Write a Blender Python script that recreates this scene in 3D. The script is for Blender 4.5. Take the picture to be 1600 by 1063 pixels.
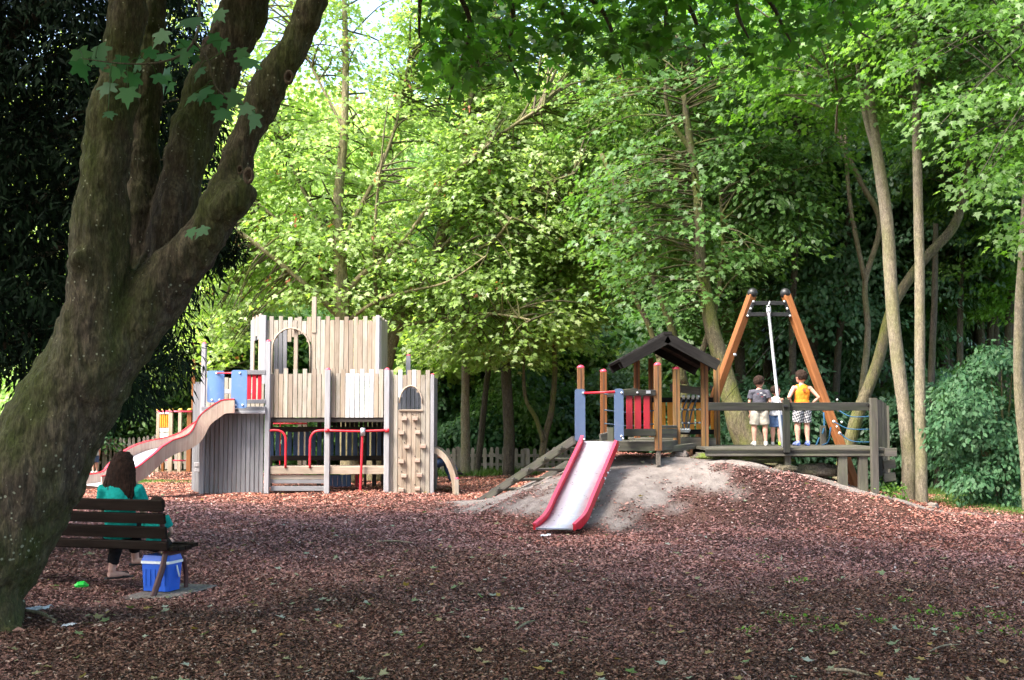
import bpy, bmesh, math, random
import numpy as np
from mathutils import Vector, Matrix, noise as mnoise
for o in list(bpy.data.objects): bpy.data.objects.remove(o)
SC = bpy.context.scene
COL = SC.collection
R = math.radians
# ------------------------------------------------------------------ camera
F = 1780.0
CAMH = 1.6
PITCH = math.atan(118.5 / F)
cd = bpy.data.cameras.new('camera'); cam = bpy.data.objects.new('camera', cd); COL.objects.link(cam)
cd.sensor_width = 36; cd.lens = 36 * F / 1600; cd.clip_end = 2000; cd.clip_start = .05
cam.location = (0, 0, CAMH); cam.rotation_euler = (R(90) + PITCH, 0, 0)
SC.camera = cam
SC.render.resolution_x = 1024; SC.render.resolution_y = 680
# ------------------------------------------------------------------ world, sun, exposure
SUN_EL, SUN_AZ = R(52), R(234)          # azimuth clockwise from +Y (north): behind the camera, to its left
w = bpy.data.worlds.new('World'); SC.world = w; w.use_nodes = True
nt = w.node_tree; bg = nt.nodes['Background']
sky = nt.nodes.new('ShaderNodeTexSky'); sky.sky_type = 'NISHITA'; sky.sun_disc = False
sky.sun_elevation = SUN_EL; sky.sun_rotation = SUN_AZ; sky.air_density = 1.0; sky.dust_density = 3.5; sky.ozone_density = .6
nt.links.new(sky.outputs[0], bg.inputs[0]); bg.inputs[1].default_value = .15
sd = bpy.data.lights.new('sun', 'SUN'); sun = bpy.data.objects.new('sun', sd); COL.objects.link(sun)
sd.energy = 2.45; sd.angle = R(24); sd.color = (1, .95, .86)
S = Vector((math.sin(SUN_AZ) * math.cos(SUN_EL), math.cos(SUN_AZ) * math.cos(SUN_EL), math.sin(SUN_EL)))
sun.rotation_euler = S.to_track_quat('Z', 'Y').to_euler(); sun.location = (0, 0, 40)
VS = SC.view_settings
VS.view_transform = 'Standard'; VS.look = 'None'; VS.gamma = 1; VS.exposure = 2.4
VS.use_curve_mapping = False
SC.cycles.max_bounces = 8; SC.cycles.transparent_max_bounces = 8
SC.cycles.diffuse_bounces = 4; SC.cycles.transmission_bounces = 5; SC.cycles.glossy_bounces = 3
SC.cycles.use_denoising = True
SC.cycles.sample_clamp_indirect = 8

# ------------------------------------------------------------------ projection helpers (reference pixel + distance -> place)
ct, st_ = math.cos(PITCH), math.sin(PITCH)
def W(px, py, Y):
    dx = (px - 800) / F; dz = (531.5 - py) / F
    y = ct - dz * st_; z = st_ + dz * ct
    s = Y / y
    return Vector((dx * s, Y, CAMH + z * s))
def project(p):
    p = np.asarray(p, float); y = p[..., 1]; z = p[..., 2] - CAMH
    d = y * ct + z * st_; u = -y * st_ + z * ct
    d = np.where(d < .1, .1, d)
    return 800 + p[..., 0] / d * F, 531.5 - u / d * F, d

# ------------------------------------------------------------------ node material helpers
def new_mat(name):
    m = bpy.data.materials.new(name); m.use_nodes = True
    t = m.node_tree; b = t.nodes['Principled BSDF']
    return m, t, b
def nd(t, typ, **k):
    n = t.nodes.new(typ)
    for a, v in k.items(): setattr(n, a, v)
    return n
def ramp(t, fac, stops, interp='LINEAR'):
    r = nd(t, 'ShaderNodeValToRGB'); r.color_ramp.interpolation = interp
    e = r.color_ramp.elements
    while len(e) < len(stops): e.new(.5)
    for i, (p, c) in enumerate(stops): e[i].position = p; e[i].color = (*c, 1)
    t.links.new(fac, r.inputs[0]); return r.outputs[0]
def noise(t, vec, scale, detail=4, rough=.6, dist=0):
    n = nd(t, 'ShaderNodeTexNoise'); n.inputs['Scale'].default_value = scale; n.inputs['Detail'].default_value = detail
    n.inputs['Roughness'].default_value = rough; n.inputs['Distortion'].default_value = dist
    if vec is not None: t.links.new(vec, n.inputs['Vector'])
    return n.outputs[0]
def coords(t, scale=(1, 1, 1), rnd=True, kind='Object'):
    tc = nd(t, 'ShaderNodeTexCoord'); v = tc.outputs[kind]
    mp = nd(t, 'ShaderNodeMapping'); mp.inputs['Scale'].default_value = scale
    if rnd:
        oi = nd(t, 'ShaderNodeObjectInfo'); mul = nd(t, 'ShaderNodeMath', operation='MULTIPLY'); mul.inputs[1].default_value = 37.0
        t.links.new(oi.outputs['Random'], mul.inputs[0]); ad = nd(t, 'ShaderNodeVectorMath', operation='ADD')
        t.links.new(v, ad.inputs[0]); t.links.new(mul.outputs[0], ad.inputs[1]); v = ad.outputs[0]
    t.links.new(v, mp.inputs[0]); return mp.outputs[0]
def mix(t, fac, a, b, mode='MIX'):
    m = nd(t, 'ShaderNodeMix', data_type='RGBA', blend_type=mode)
    for s, v in ((m.inputs[0], fac), (m.inputs[6], a), (m.inputs[7], b)):
        if isinstance(v, (int, float)): s.default_value = v
        elif isinstance(v, tuple): s.default_value = (*v, 1)
        else: t.links.new(v, s)
    return m.outputs[2]
def bump(t, b, h, strength=.4, dist=.01):
    n = nd(t, 'ShaderNodeBump'); n.inputs['Strength'].default_value = strength; n.inputs['Distance'].default_value = dist
    t.links.new(h, n.inputs['Height']); t.links.new(n.outputs[0], b.inputs['Normal'])
def wood(name, c1, c2, dirt=(.05, .05, .04), rough=.85, green=0., var=.35, grime=.45):
    """weathered wood, grain along local Z; every piece gets its own offset and tone"""
    m, t, b = new_mat(name)
    v = coords(t, (30, 30, 2.2)); n1 = noise(t, v, 1.0, 6, .65)
    col = ramp(t, n1, [(.3, c1), (.7, c2)])
    v2 = coords(t, (3, 3, 1.2)); n2 = noise(t, v2, 1.3, 4, .6)
    f = ramp(t, n2, [(.5, (0, 0, 0)), (.78, (grime,) * 3)]); col = mix(t, f, col, dirt)
    if green:
        n3 = noise(t, coords(t, (5, 5, 1.5)), 1.0, 4, .7); f = ramp(t, n3, [(.42, (0, 0, 0)), (.72, (green,) * 3)])
        col = mix(t, f, col, (.10, .15, .03))
    oi = nd(t, 'ShaderNodeObjectInfo'); mr = nd(t, 'ShaderNodeMapRange'); mr.inputs[3].default_value = 1 - var; mr.inputs[4].default_value = 1 + var * .6
    t.links.new(oi.outputs['Random'], mr.inputs[0])
    hs = nd(t, 'ShaderNodeHueSaturation'); t.links.new(mr.outputs[0], hs.inputs['Value']); t.links.new(col, hs.inputs['Color'])
    t.links.new(hs.outputs[0], b.inputs['Base Color']); b.inputs['Roughness'].default_value = rough
    b.inputs['Specular IOR Level'].default_value = .25 if max(c2) > .12 else .06
    bump(t, b, n1, .5, .004); return m
def paint(name, c, rough=.45, wear=(.2, .18, .15), amount=.25, metal=0.):
    m, t, b = new_mat(name)
    n1 = noise(t, coords(t, (1, 1, 1)), 9, 6, .7); f = ramp(t, n1, [(.55, (0, 0, 0)), (.75, (amount,) * 3)])
    n2 = noise(t, coords(t, (1, 1, 1)), 60, 3, .6)
    col = mix(t, f, c, wear); t.links.new(col, b.inputs['Base Color'])
    t.links.new(ramp(t, n1, [(.3, (rough * .8,) * 3), (.7, (min(1, rough * 1.35),) * 3)]), b.inputs['Roughness'])
    b.inputs['Metallic'].default_value = metal; bump(t, b, n2, .08, .003); return m
def cloth(name, c, c2=None, scale=26, pattern=False):
    m, t, b = new_mat(name)
    v = coords(t, (3, 3, .25) if 'hair' in name else (1, 1, 1), rnd=False); n1 = noise(t, v, scale, 4, .6)
    c2 = c2 or tuple(x * .7 for x in c)
    if pattern:
        mp = nd(t, 'ShaderNodeMapping'); mp.inputs['Rotation'].default_value = (0, R(20), 0); t.links.new(v, mp.inputs[0])
        w1 = nd(t, 'ShaderNodeTexWave', bands_direction='X'); w1.inputs['Scale'].default_value = 9; w1.inputs['Distortion'].default_value = 2.5; w1.inputs['Detail Scale'].default_value = 2
        w2 = nd(t, 'ShaderNodeTexWave', bands_direction='Z'); w2.inputs['Scale'].default_value = 7; w2.inputs['Distortion'].default_value = 2.5; w2.inputs['Detail Scale'].default_value = 2
        t.links.new(mp.outputs[0], w1.inputs[0]); t.links.new(mp.outputs[0], w2.inputs[0])
        a = nd(t, 'ShaderNodeMath', operation='MULTIPLY'); t.links.new(w1.outputs[1], a.inputs[0]); t.links.new(w2.outputs[1], a.inputs[1])
        col = ramp(t, a.outputs[0], [(.1, c2), (.22, tuple((x + y) / 2 for x, y in zip(c, c2))), (.35, c)])
    else: col = ramp(t, n1, [(.35, c2), (.62, c)])
    t.links.new(col, b.inputs['Base Color']); b.inputs['Roughness'].default_value = .9; b.inputs['Specular IOR Level'].default_value = .15
    bump(t, b, n1, .3, .01); return m
def leafm(name, cols, trans=.45, rough=.5, tboost=1.4, spec=.45):
    """leaf: diffuse + translucent, tone by leaf and by tree"""
    m, t, b = new_mat(name)
    at = nd(t, 'ShaderNodeAttribute', attribute_name='rnd')
    n = len(cols); col = ramp(t, at.outputs['Fac'], [(i / (n - 1), c) for i, c in enumerate(cols)])
    oi = nd(t, 'ShaderNodeObjectInfo'); mr = nd(t, 'ShaderNodeMapRange'); mr.inputs[3].default_value = .8; mr.inputs[4].default_value = 1.15
    t.links.new(oi.outputs['Random'], mr.inputs[0]); hs = nd(t, 'ShaderNodeHueSaturation')
    t.links.new(mr.outputs[0], hs.inputs['Value']); t.links.new(col, hs.inputs['Color'])
    t.links.new(hs.outputs[0], b.inputs['Base Color']); b.inputs['Roughness'].default_value = rough; b.inputs['Specular IOR Level'].default_value = spec
    tr = nd(t, 'ShaderNodeBsdfTranslucent'); tc = mix(t, 1.0, hs.outputs[0], (tboost * 1.15, tboost * 1.25, tboost * .5), 'MULTIPLY'); t.links.new(tc, tr.inputs[0])
    ms = nd(t, 'ShaderNodeMixShader'); ms.inputs[0].default_value = trans
    t.links.new(b.outputs[0], ms.inputs[1]); t.links.new(tr.outputs[0], ms.inputs[2])
    t.links.new(ms.outputs[0], t.nodes['Material Output'].inputs[0]); return m
def barkm(name, c1, c2, moss=(.10, .14, .03), mossy=.4, lichen=.25, scale=1., bumpd=.02):
    m, t, b = new_mat(name)
    v = coords(t, (1, 1, .35)); n1 = noise(t, v, 16 * scale, 8, .65, .6)
    col = ramp(t, n1, [(.3, tuple(x * .5 for x in c1)), (.5, c1), (.72, c2)])
    n2 = noise(t, coords(t, (1, 1, .5)), 1.6 * scale, 5, .6); f = ramp(t, n2, [(.42, (0, 0, 0)), (.62, (mossy,) * 3)]); col = mix(t, f, col, moss)
    nf = noise(t, coords(t, (1, 1, .25)), 70 * scale, 4, .7); col = mix(t, .75, col, ramp(t, nf, [(.32, (.35, .35, .35)), (.5, (1, 1, 1)), (.68, (1.9, 1.85, 1.7))]), 'MULTIPLY')
    vo = nd(t, 'ShaderNodeTexVoronoi'); vo.inputs['Scale'].default_value = 22 * scale; vo.inputs['Randomness'].default_value = 1
    t.links.new(coords(t, (1, 1, 1)), vo.inputs['Vector'])
    n3 = noise(t, coords(t, (1, 1, 1)), 5 * scale, 3, .6); mm = nd(t, 'ShaderNodeMath', operation='ADD'); t.links.new(vo.outputs[0], mm.inputs[0]); t.links.new(n3, mm.inputs[1])
    f = ramp(t, mm.outputs[0], [(.50, (lichen,) * 3), (.60, (0, 0, 0))]); col = mix(t, f, col, (.42, .44, .33))
    t.links.new(col, b.inputs['Base Color']); b.inputs['Roughness'].default_value = .92; b.inputs['Specular IOR Level'].default_value = .2
    vv = nd(t, 'ShaderNodeTexVoronoi', feature='DISTANCE_TO_EDGE'); vv.inputs['Scale'].default_value = 14 * scale; t.links.new(coords(t, (1, 1, .22)), vv.inputs['Vector'])
    ad = nd(t, 'ShaderNodeMath', operation='ADD'); t.links.new(n1, ad.inputs[0]); t.links.new(vv.outputs[0], ad.inputs[1])
    bump(t, b, ad.outputs[0], .8, bumpd); return m

M = {}
M['fort_wood'] = wood('fort_wood', (.31, .268, .222), (.47, .42, .36), (.20, .15, .11), grime=.7, var=.2, green=.16)
M['fort_tan'] = wood('fort_tan', (.28, .215, .165), (.40, .33, .265), (.20, .13, .085), grime=.75, var=.2, green=.14)
M['fort_grey'] = wood('fort_grey', (.15, .15, .158), (.25, .25, .265), (.12, .11, .11), var=.2)
M['fort_post'] = wood('fort_post', (.27, .27, .285), (.38, .375, .395), (.25, .22, .2), var=.1)
M['fort_dark'] = wood('fort_dark', (.045, .038, .035), (.09, .08, .075), var=.2)
M['fresh_white'] = wood('fresh_white', (.52, .52, .53), (.62, .62, .62), (.4, .38, .36), grime=.35, var=.05)
M['slat_blue'] = paint('slat_blue', (.06, .11, .22), .6, (.10, .11, .13), .3)
M['red'] = paint('red_paint', (.55, .015, .03), .38, (.40, .05, .06), .3)
M['red_dark'] = paint('red_slat_paint', (.34, .012, .025), .45, (.22, .02, .03), .4)
M['pink_cap'] = paint('red_cap_plastic', (.62, .05, .10), .35, (.5, .10, .13), .3)
M['blue_panel'] = paint('blue_panel_paint', (.10, .20, .42), .5, (.20, .27, .38), .5)
M['blue_panel_2'] = paint('slate_blue_panel', (.10, .15, .27), .5, (.20, .22, .28), .55)
M['ply'] = wood('slide_plywood', (.33, .24, .19), (.47, .37, .30), (.28, .12, .11), var=.05, grime=.55)
M['orange_wood'] = wood('orange_stained_wood', (.17, .058, .018), (.27, .105, .036), (.09, .04, .02), var=.15, grime=.55, rough=.6)
M['post_wood'] = wood('brown_post_wood', (.16, .07, .03), (.30, .14, .065), (.08, .055, .04), var=.15, green=.35, grime=.6)
M['orange_slat'] = paint('orange_slat_paint', (.72, .28, .02), .5, (.45, .18, .04), .35)
M['grey_wood'] = wood('grey_weathered_wood', (.062, .056, .05), (.135, .12, .105), (.035, .032, .028), green=.25, var=.25)
M['dark_rail'] = wood('dark_rail_wood', (.022, .021, .021), (.052, .050, .049), (.02, .02, .02), green=.10, var=.15)
M['roof_dark'] = wood('dark_roof_board', (.011, .010, .010), (.026, .024, .024), var=.15)
M['black_steel'] = paint('black_steel', (.02, .02, .022), .4, (.05, .045, .04), .2, .3)
M['steel'] = paint('galvanised_steel', (.50, .51, .55), .38, (.35, .35, .37), .3, .7)
M['slide_steel'] = paint('polished_steel', (.56, .56, .64), .30, (.42, .42, .48), .4, .35)
M['slide_bed'] = paint('slide_bed_laminate', (.62, .63, .68), .3, (.5, .48, .48), .4, .3)
M['white_metal'] = paint('white_rail', (.75, .74, .76), .5)
M['yellow_cap'] = paint('yellow_cap', (.55, .34, .05), .5)
M['rope_blue'] = cloth('blue_rope', (.03, .10, .19), (.015, .05, .10), 120)
M['rope_grey'] = cloth('grey_blue_rope', (.10, .14, .19), (.05, .07, .09), 120)
M['chrome'] = paint('rope_clamp_metal', (.72, .74, .76), .3, amount=.1, metal=.6)
M['bench_wood'] = wood('dark_bench_slat', (.010, .007, .006), (.024, .016, .013), (.02, .02, .018), var=.2)
M['bench_red'] = paint('worn_dark_red_iron', (.055, .014, .014), .5, (.03, .027, .024), .6)
M['cooler_blue'] = paint('cooler_blue_plastic', (.015, .10, .55), .35, (.03, .09, .35), .15)
M['white_plastic'] = paint('white_plastic', (.70, .74, .78), .4)
M['concrete'] = barkm('concrete', (.18, .15, .14), (.26, .23, .21), (.12, .11, .07), .3, .1, 2, .003)
M['rock'] = barkm('mossy_rock', (.10, .085, .07), (.20, .17, .14), (.14, .20, .03), .9, .1, 2.2, .02)
M['log'] = barkm('old_log', (.10, .08, .065), (.19, .155, .125), (.08, .09, .03), .3, .2, 1.6, .02)
M['fence'] = wood('fence_wood', (.24, .20, .175), (.40, .35, .31), (.14, .12, .1), var=.25, green=.25)
M['skin'] = cloth('skin', (.60, .34, .26), (.54, .29, .22), 14)
M['skin_pale'] = cloth('pale_skin', (.62, .38, .31), (.56, .32, .26), 14)
M['hair_brown'] = cloth('brown_hair', (.030, .014, .010), (.006, .004, .003), 40)
M['hair_dark'] = cloth('dark_hair', (.040, .022, .016), (.007, .005, .004), 60)
M['hair_blond'] = cloth('blond_hair', (.52, .42, .28), (.4, .3, .18), 60)
M['eye'] = paint('eye', (.03, .02, .015), .2, amount=0)
M['lip'] = cloth('lip', (.42, .14, .12))
M['teal'] = cloth('teal_cotton', (.008, .30, .27), (.005, .22, .20))
M['black_cloth'] = cloth('black_leggings', (.012, .011, .013))
M['grey_tee'] = cloth('grey_cotton', (.085, .082, .105), (.055, .055, .07), 12)
M['beige'] = cloth('beige_cotton', (.42, .39, .34), (.33, .30, .26), 12)
M['white_cloth'] = cloth('white_cotton', (.74, .74, .78), (.64, .64, .70), 12)
M['denim'] = cloth('blue_denim', (.10, .17, .33), (.06, .10, .22), 30)
M['jeans'] = cloth('dark_jeans', (.05, .08, .16), (.03, .05, .10), 30)
M['orange_cloth'] = cloth('orange_jersey', (.82, .26, .03), (.72, .20, .02), 10)
M['plaid'] = cloth('black_and_white_plaid', (.55, .54, .55), (.06, .06, .08), pattern=True)
M['camo'] = cloth('grey_patterned_cloth', (.24, .25, .30), (.06, .07, .10), 50)
M['shoe_white'] = cloth('white_shoe', (.62, .60, .58), (.45, .44, .42), 40)
M['shoe_blue'] = cloth('blue_shoe', (.05, .10, .42), (.30, .34, .50), 40)
M['shoe_green'] = cloth('lime_shoe', (.45, .65, .06), (.3, .5, .05), 40)
M['flip'] = paint('flip_flop_rubber', (.02, .018, .02), .6)
M['flip_edge'] = paint('flip_flop_edge', (.45, .42, .42), .7)
M['print_red'] = paint('dark_red_print', (.25, .02, .02), .7)
M['print_white'] = paint('white_print', (.7, .68, .68), .7)
M['paper'] = cloth('crumpled_paper', (.55, .57, .62), (.38, .40, .46), 30)
M['green_bottle'] = paint('green_plastic', (.02, .55, .06), .3, amount=0)
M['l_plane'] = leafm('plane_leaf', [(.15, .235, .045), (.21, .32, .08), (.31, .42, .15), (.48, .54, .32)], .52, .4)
M['l_far'] = leafm('sunny_far_leaf', [(.19, .28, .06), (.28, .38, .11), (.40, .50, .20), (.55, .60, .36)], .52, .5)  # sunlight and haze are put into this paler green
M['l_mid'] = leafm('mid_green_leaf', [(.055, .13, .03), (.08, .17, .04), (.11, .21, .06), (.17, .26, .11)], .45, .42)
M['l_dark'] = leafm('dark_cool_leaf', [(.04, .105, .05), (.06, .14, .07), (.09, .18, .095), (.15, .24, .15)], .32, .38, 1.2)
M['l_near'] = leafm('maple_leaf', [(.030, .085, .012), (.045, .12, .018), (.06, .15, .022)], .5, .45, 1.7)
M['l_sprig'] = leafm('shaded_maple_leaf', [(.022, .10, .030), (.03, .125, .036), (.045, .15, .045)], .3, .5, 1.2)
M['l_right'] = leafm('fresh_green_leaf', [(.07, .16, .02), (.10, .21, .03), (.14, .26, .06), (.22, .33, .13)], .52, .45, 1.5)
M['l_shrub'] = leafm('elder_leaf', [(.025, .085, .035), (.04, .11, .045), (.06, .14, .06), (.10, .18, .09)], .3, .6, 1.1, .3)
M['l_yew'] = leafm('yew_needle', [(.004, .010, .006), (.007, .016, .007), (.010, .024, .010)], .06, .8, 1., .08)
M['samara'] = leafm('reddish_winged_seed', [(.38, .12, .07), (.45, .18, .10)], .4, .5)
M['grass'] = leafm('grass_blade', [(.07, .14, .02), (.10, .19, .03), (.15, .22, .06)], .35, .6)
M['bark_maple'] = barkm('maple_bark', (.052, .040, .029), (.115, .092, .068), (.038, .052, .009), .7, .5, 1.0, .04)
M['bark_plane'] = barkm('plane_bark', (.20, .165, .10), (.34, .29, .18), (.13, .13, .05), .5, .3, 1.2)
M['bark_pale'] = barkm('pale_bark', (.19, .16, .12), (.29, .25, .19), (.14, .14, .06), .55, .5, 1.6, .01)
M['bark_mossy'] = barkm('mossy_bark', (.10, .085, .055), (.17, .145, .09), (.095, .11, .022), .8, .3, 1.5)
M['bark_dark'] = barkm('dark_bark', (.075, .062, .05), (.12, .10, .08), (.06, .07, .02), .4, .2, 1.5)
M['knot'] = barkm('pruned_wood', (.085, .062, .045), (.14, .105, .075), (.06, .06, .03), .1, .0, 2)

# ------------------------------------------------------------------ objects
def put(name, me, parent=None, loc=(0, 0, 0), mats=None, rot=None):
    o = bpy.data.objects.new(name, me); COL.objects.link(o)
    if parent: o.parent = parent; loc = Vector(loc) - wloc(parent)
    o.location = loc
    if rot is not None: o.rotation_mode = 'QUATERNION'; o.rotation_quaternion = rot
    if mats and me is not None:
        for m in (mats if isinstance(mats, (list, tuple)) else [mats]): me.materials.append(m)
    return o
def wloc(o):
    v = Vector((0, 0, 0))
    while o: v += o.location; o = o.parent
    return v
def tag(o, label=None, cat=None, group=None, kind=None):
    if label: o['label'] = label
    if cat: o['category'] = cat
    if group: o['group'] = group
    if kind: o['kind'] = kind
    return o
def thing(name, label, cat, loc, group=None):
    return tag(put(name, None, None, loc), label, cat, group)
def part(name, parent, loc=None):
    return put(name, None, parent, loc if loc is not None else wloc(parent))
def pydata(name, v, f, smooth=False):
    me = bpy.data.meshes.new(name); me.from_pydata([tuple(x) for x in v], [], f); me.update()
    if smooth: me.polygons.foreach_set('use_smooth', [True] * len(me.polygons))
    return me
_beams = {}
def beam_mesh(w, d, L, ch):
    k = (round(w, 4), round(d, 4), round(L, 3), ch)
    if k in _beams: return _beams[k]
    a, b, c = w / 2, d / 2, min(ch, w * .25, d * .25)
    prof = [(-a + c, -b), (a - c, -b), (a, -b + c), (a, b - c), (a - c, b), (-a + c, b), (-a, b - c), (-a, -b + c)]
    v = [(x, y, z) for z in (0, L) for x, y in prof]
    f = [[i, (i + 1) % 8, 8 + (i + 1) % 8, 8 + i] for i in range(8)] + [list(range(7, -1, -1)), list(range(8, 16))]
    me = pydata('beam', v, f); _beams[k] = me; return me
def beam(name, p0, p1, w, d, mat, parent, side=(1, 0, 0), ch=.006):
    """a board from p0 to p1, w wide along side, d deep across it"""
    p0, p1 = Vector(p0), Vector(p1); z = (p1 - p0); L = z.length; z.normalize()
    x = Vector(side); x = (x - z * x.dot(z)).normalized(); y = z.cross(x)
    me = beam_mesh(w, d, L, ch)
    q = Matrix((x, y, z)).transposed().to_quaternion()
    o = put(name, me, parent, p0, None, q)
    if not me.materials: me.materials.append(mat)
    o.material_slots[0].link = 'OBJECT'; o.material_slots[0].material = mat
    return o
def smoothpath(pts, n=6):
    pts = [Vector(p) for p in pts]; out = []
    for i in range(len(pts) - 1):
        a = pts[max(i - 1, 0)]; b = pts[i]; c = pts[i + 1]; d = pts[min(i + 2, len(pts) - 1)]
        for k in range(n):
            u = k / n
            out.append(.5 * ((2 * b) + (c - a) * u + (2 * a - 5 * b + 4 * c - d) * u * u + (-a + 3 * b - 3 * c + d) * u ** 3))
    out.append(pts[-1]); return out
def tube_geo(pts, rad, n=8, side=None, cap=True, rough=0., seed=0):
    """rad: list of r or (a, b) with a along side"""
    pts = [Vector(p) for p in pts]; V = []; Fc = []
    x = None
    for i, p in enumerate(pts):
        t = (pts[min(i + 1, len(pts) - 1)] - pts[max(i - 1, 0)])
        t = t.normalized() if t.length > 1e-9 else Vector((0, 0, 1))
        if side is not None: x = Vector(side)
        elif x is None: x = Vector((1, 0, 0)) if abs(t.x) < .9 else Vector((0, 1, 0))
        x = (x - t * x.dot(t)).normalized(); y = t.cross(x)
        r = rad[i] if isinstance(rad[i], (tuple, list)) else (rad[i], rad[i])
        for k in range(n):
            a = 2 * math.pi * k / n; q = 1.
            if rough: q = 1 + rough * mnoise.noise(Vector((math.cos(a) * 1.3 + seed, math.sin(a) * 1.3, p.z * 1.2 + i * .07)))
            V.append(p + x * (math.cos(a) * r[0] * q) + y * (math.sin(a) * r[1] * q))
    for i in range(len(pts) - 1):
        for k in range(n):
            Fc.append([i * n + k, i * n + (k + 1) % n, (i + 1) * n + (k + 1) % n, (i + 1) * n + k])
    if cap:
        Fc.append(list(range(n - 1, -1, -1))); Fc.append([(len(pts) - 1) * n + k for k in range(n)])
    return V, Fc
def joined(geos):
    V, Fc = [], []
    for v, f in geos:
        o = len(V); V += [Vector(x) for x in v]; Fc += [[i + o for i in q] for q in f]
    return V, Fc
def lerp_r(r, n):
    """radii at knots -> radii at smoothpath samples"""
    out = []
    for i in range(len(r) - 1):
        for k in range(n): out.append(r[i] + (r[i + 1] - r[i]) * k / n)
    return out + [r[-1]]
def tube(name, pts, rad, mat, parent, n=8, smooth=6, cap=True, rough=0.):
    P = smoothpath(pts, smooth) if smooth > 1 else [Vector(p) for p in pts]
    r = [rad] * len(P) if isinstance(rad, (int, float)) else (lerp_r(rad, smooth) if smooth > 1 else rad)
    v, f = tube_geo(P, r, n, None, cap, rough)
    base = P[0]; v = [q - base for q in v]
    return put(name, pydata(name, v, f, True), parent, base, mat)
def ball_geo(c, r, seg=12, rings=8, fn=None):
    c = Vector(c); r = Vector(r) if not isinstance(r, (int, float)) else Vector((r, r, r)); V = []; Fc = []
    for i in range(rings + 1):
        th = math.pi * i / rings
        for k in range(seg):
            a = 2 * math.pi * k / seg
            d = Vector((math.sin(th) * math.cos(a), math.sin(th) * math.sin(a), math.cos(th)))
            if fn: d = fn(d)
            V.append(c + Vector((d.x * r.x, d.y * r.y, d.z * r.z)))
    for i in range(rings):
        for k in range(seg): Fc.append([i * seg + k, (i + 1) * seg + k, (i + 1) * seg + (k + 1) % seg, i * seg + (k + 1) % seg])
    return V, Fc
def ball(name, c, r, mat, parent, seg=12, rings=8):
    v, f = ball_geo((0, 0, 0), r, seg, rings); return put(name, pydata(name, v, f, True), parent, c, mat)
def remeshed(name, geos, voxel, smooth=2, noise_amt=0, noise_scale=3., ridges=0):
    """union of overlapping closed shapes as ONE continuous surface"""
    v, f = joined(geos); me = pydata(name + '_src', v, f)
    o = bpy.data.objects.new('tmp', me); COL.objects.link(o)
    m = o.modifiers.new('r', 'REMESH'); m.mode = 'VOXEL'; m.voxel_size = voxel; m.adaptivity = 0
    if smooth: s = o.modifiers.new('s', 'SMOOTH'); s.iterations = smooth; s.factor = .5
    dg = bpy.context.evaluated_depsgraph_get(); dg.update()
    out = bpy.data.meshes.new_from_object(o.evaluated_get(dg)); out.name = name
    bpy.data.objects.remove(o); bpy.data.meshes.remove(me)
    if noise_amt:
        out.update()
        n = len(out.vertices); co = np.empty(n * 3); out.vertices.foreach_get('co', co); co = co.reshape(-1, 3)
        no = np.empty(n * 3); out.vertices.foreach_get('normal', no); no = no.reshape(-1, 3)
        d = np.array([mnoise.fractal(Vector(c) * noise_scale, .6, 2.1, 4) for c in co])
        if ridges: d = d + ridges * np.array([mnoise.fractal(Vector((c[0] * 11, c[1] * 11, c[2] * 1.7)), .7, 2.0, 3) for c in co])
        co = co + no * (d * noise_amt)[:, None]; out.vertices.foreach_set('co', co.ravel())
    out.polygons.foreach_set('use_smooth', [True] * len(out.polygons)); out.update()
    return out
# ================================================================== ground
def sstep(x): x = np.clip(x, 0, 1); return x * x * (3 - 2 * x)
def pnoise(x, y, s, seed=0):
    x = np.asarray(x, float); y = np.asarray(y, float)
    return np.array([mnoise.noise(Vector((a * s, b * s, seed))) for a, b in zip(x.ravel(), y.ravel())]).reshape(x.shape)
def H(x, y):
    x = np.asarray(x, float); y = np.asarray(y, float)
    dx = np.where(x < 2.1, (2.1 - x) / 3.1, np.where(x > 3.4, (x - 3.4) / 4.3, 0))
    dy = np.where(y < 18.9, (18.9 - y) / 3.1, np.where(y > 21.5, (y - 21.5) / 4.5, 0))
    r = np.sqrt(dx * dx + dy * dy)
    h = .90 * (1 - sstep(r))
    h = h - .07 * np.exp(-(((x - .6) / .5) ** 2 + ((y - 16.1) / .35) ** 2))       # worn hollow at the slide's foot
    h = h + .22 * np.exp(-(((x + 4.5) / .8) ** 2 + ((y - 8.6) / .8) ** 2))         # roots lift the soil at the maple
    hill = np.clip(y - 42, 0, 34) * .40 * sstep((y - 42) / 14)
    u = .035 * np.sin(x * .9 + 1.3) * np.sin(y * .7) + .02 * np.sin(x * 2.3 + y * 1.7) + .012 * np.sin(x * 5.1 - y * 3.3)
    return h + hill + u
def Hs(x, y): return float(H(x, y))
def dirt(x, y):
    """1 on trodden bare soil, 0 under bark mulch"""
    n = .5 * np.sin(x * 1.9 + 2.1 * np.sin(y * 1.1)) * .5 + .25 * np.sin(x * 4.7 + y * 3.9) + .12 * np.sin(x * 11 - y * 9)
    a = 1 - np.sqrt(((x - 1.75) / 2.0) ** 2 + ((y - 18.4) / 2.2) ** 2)            # round the slide
    b = 1 - np.sqrt(((x + .1) / 1.5) ** 2 + ((y - 20.2) / 1.6) ** 2)
    t = np.clip((x - 2.4) / 5.2, 0, 1); yc = 18.55 - .25 * t
    c = np.where((x > 2.2) & (x < 8.8), (1 - np.abs(y - yc - .25) / .6) * np.clip((8.2 - x) / 2.4, 0, 1), -1)         # strip below the long deck
    d = 1 - np.sqrt(((x - 4.2) / 2.6) ** 2 + ((y - 20.3) / 1.4) ** 2)
    v = np.maximum(np.maximum(a, b), np.maximum(c, d))
    return sstep((v + .5 * n - .04) / .42)
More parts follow.
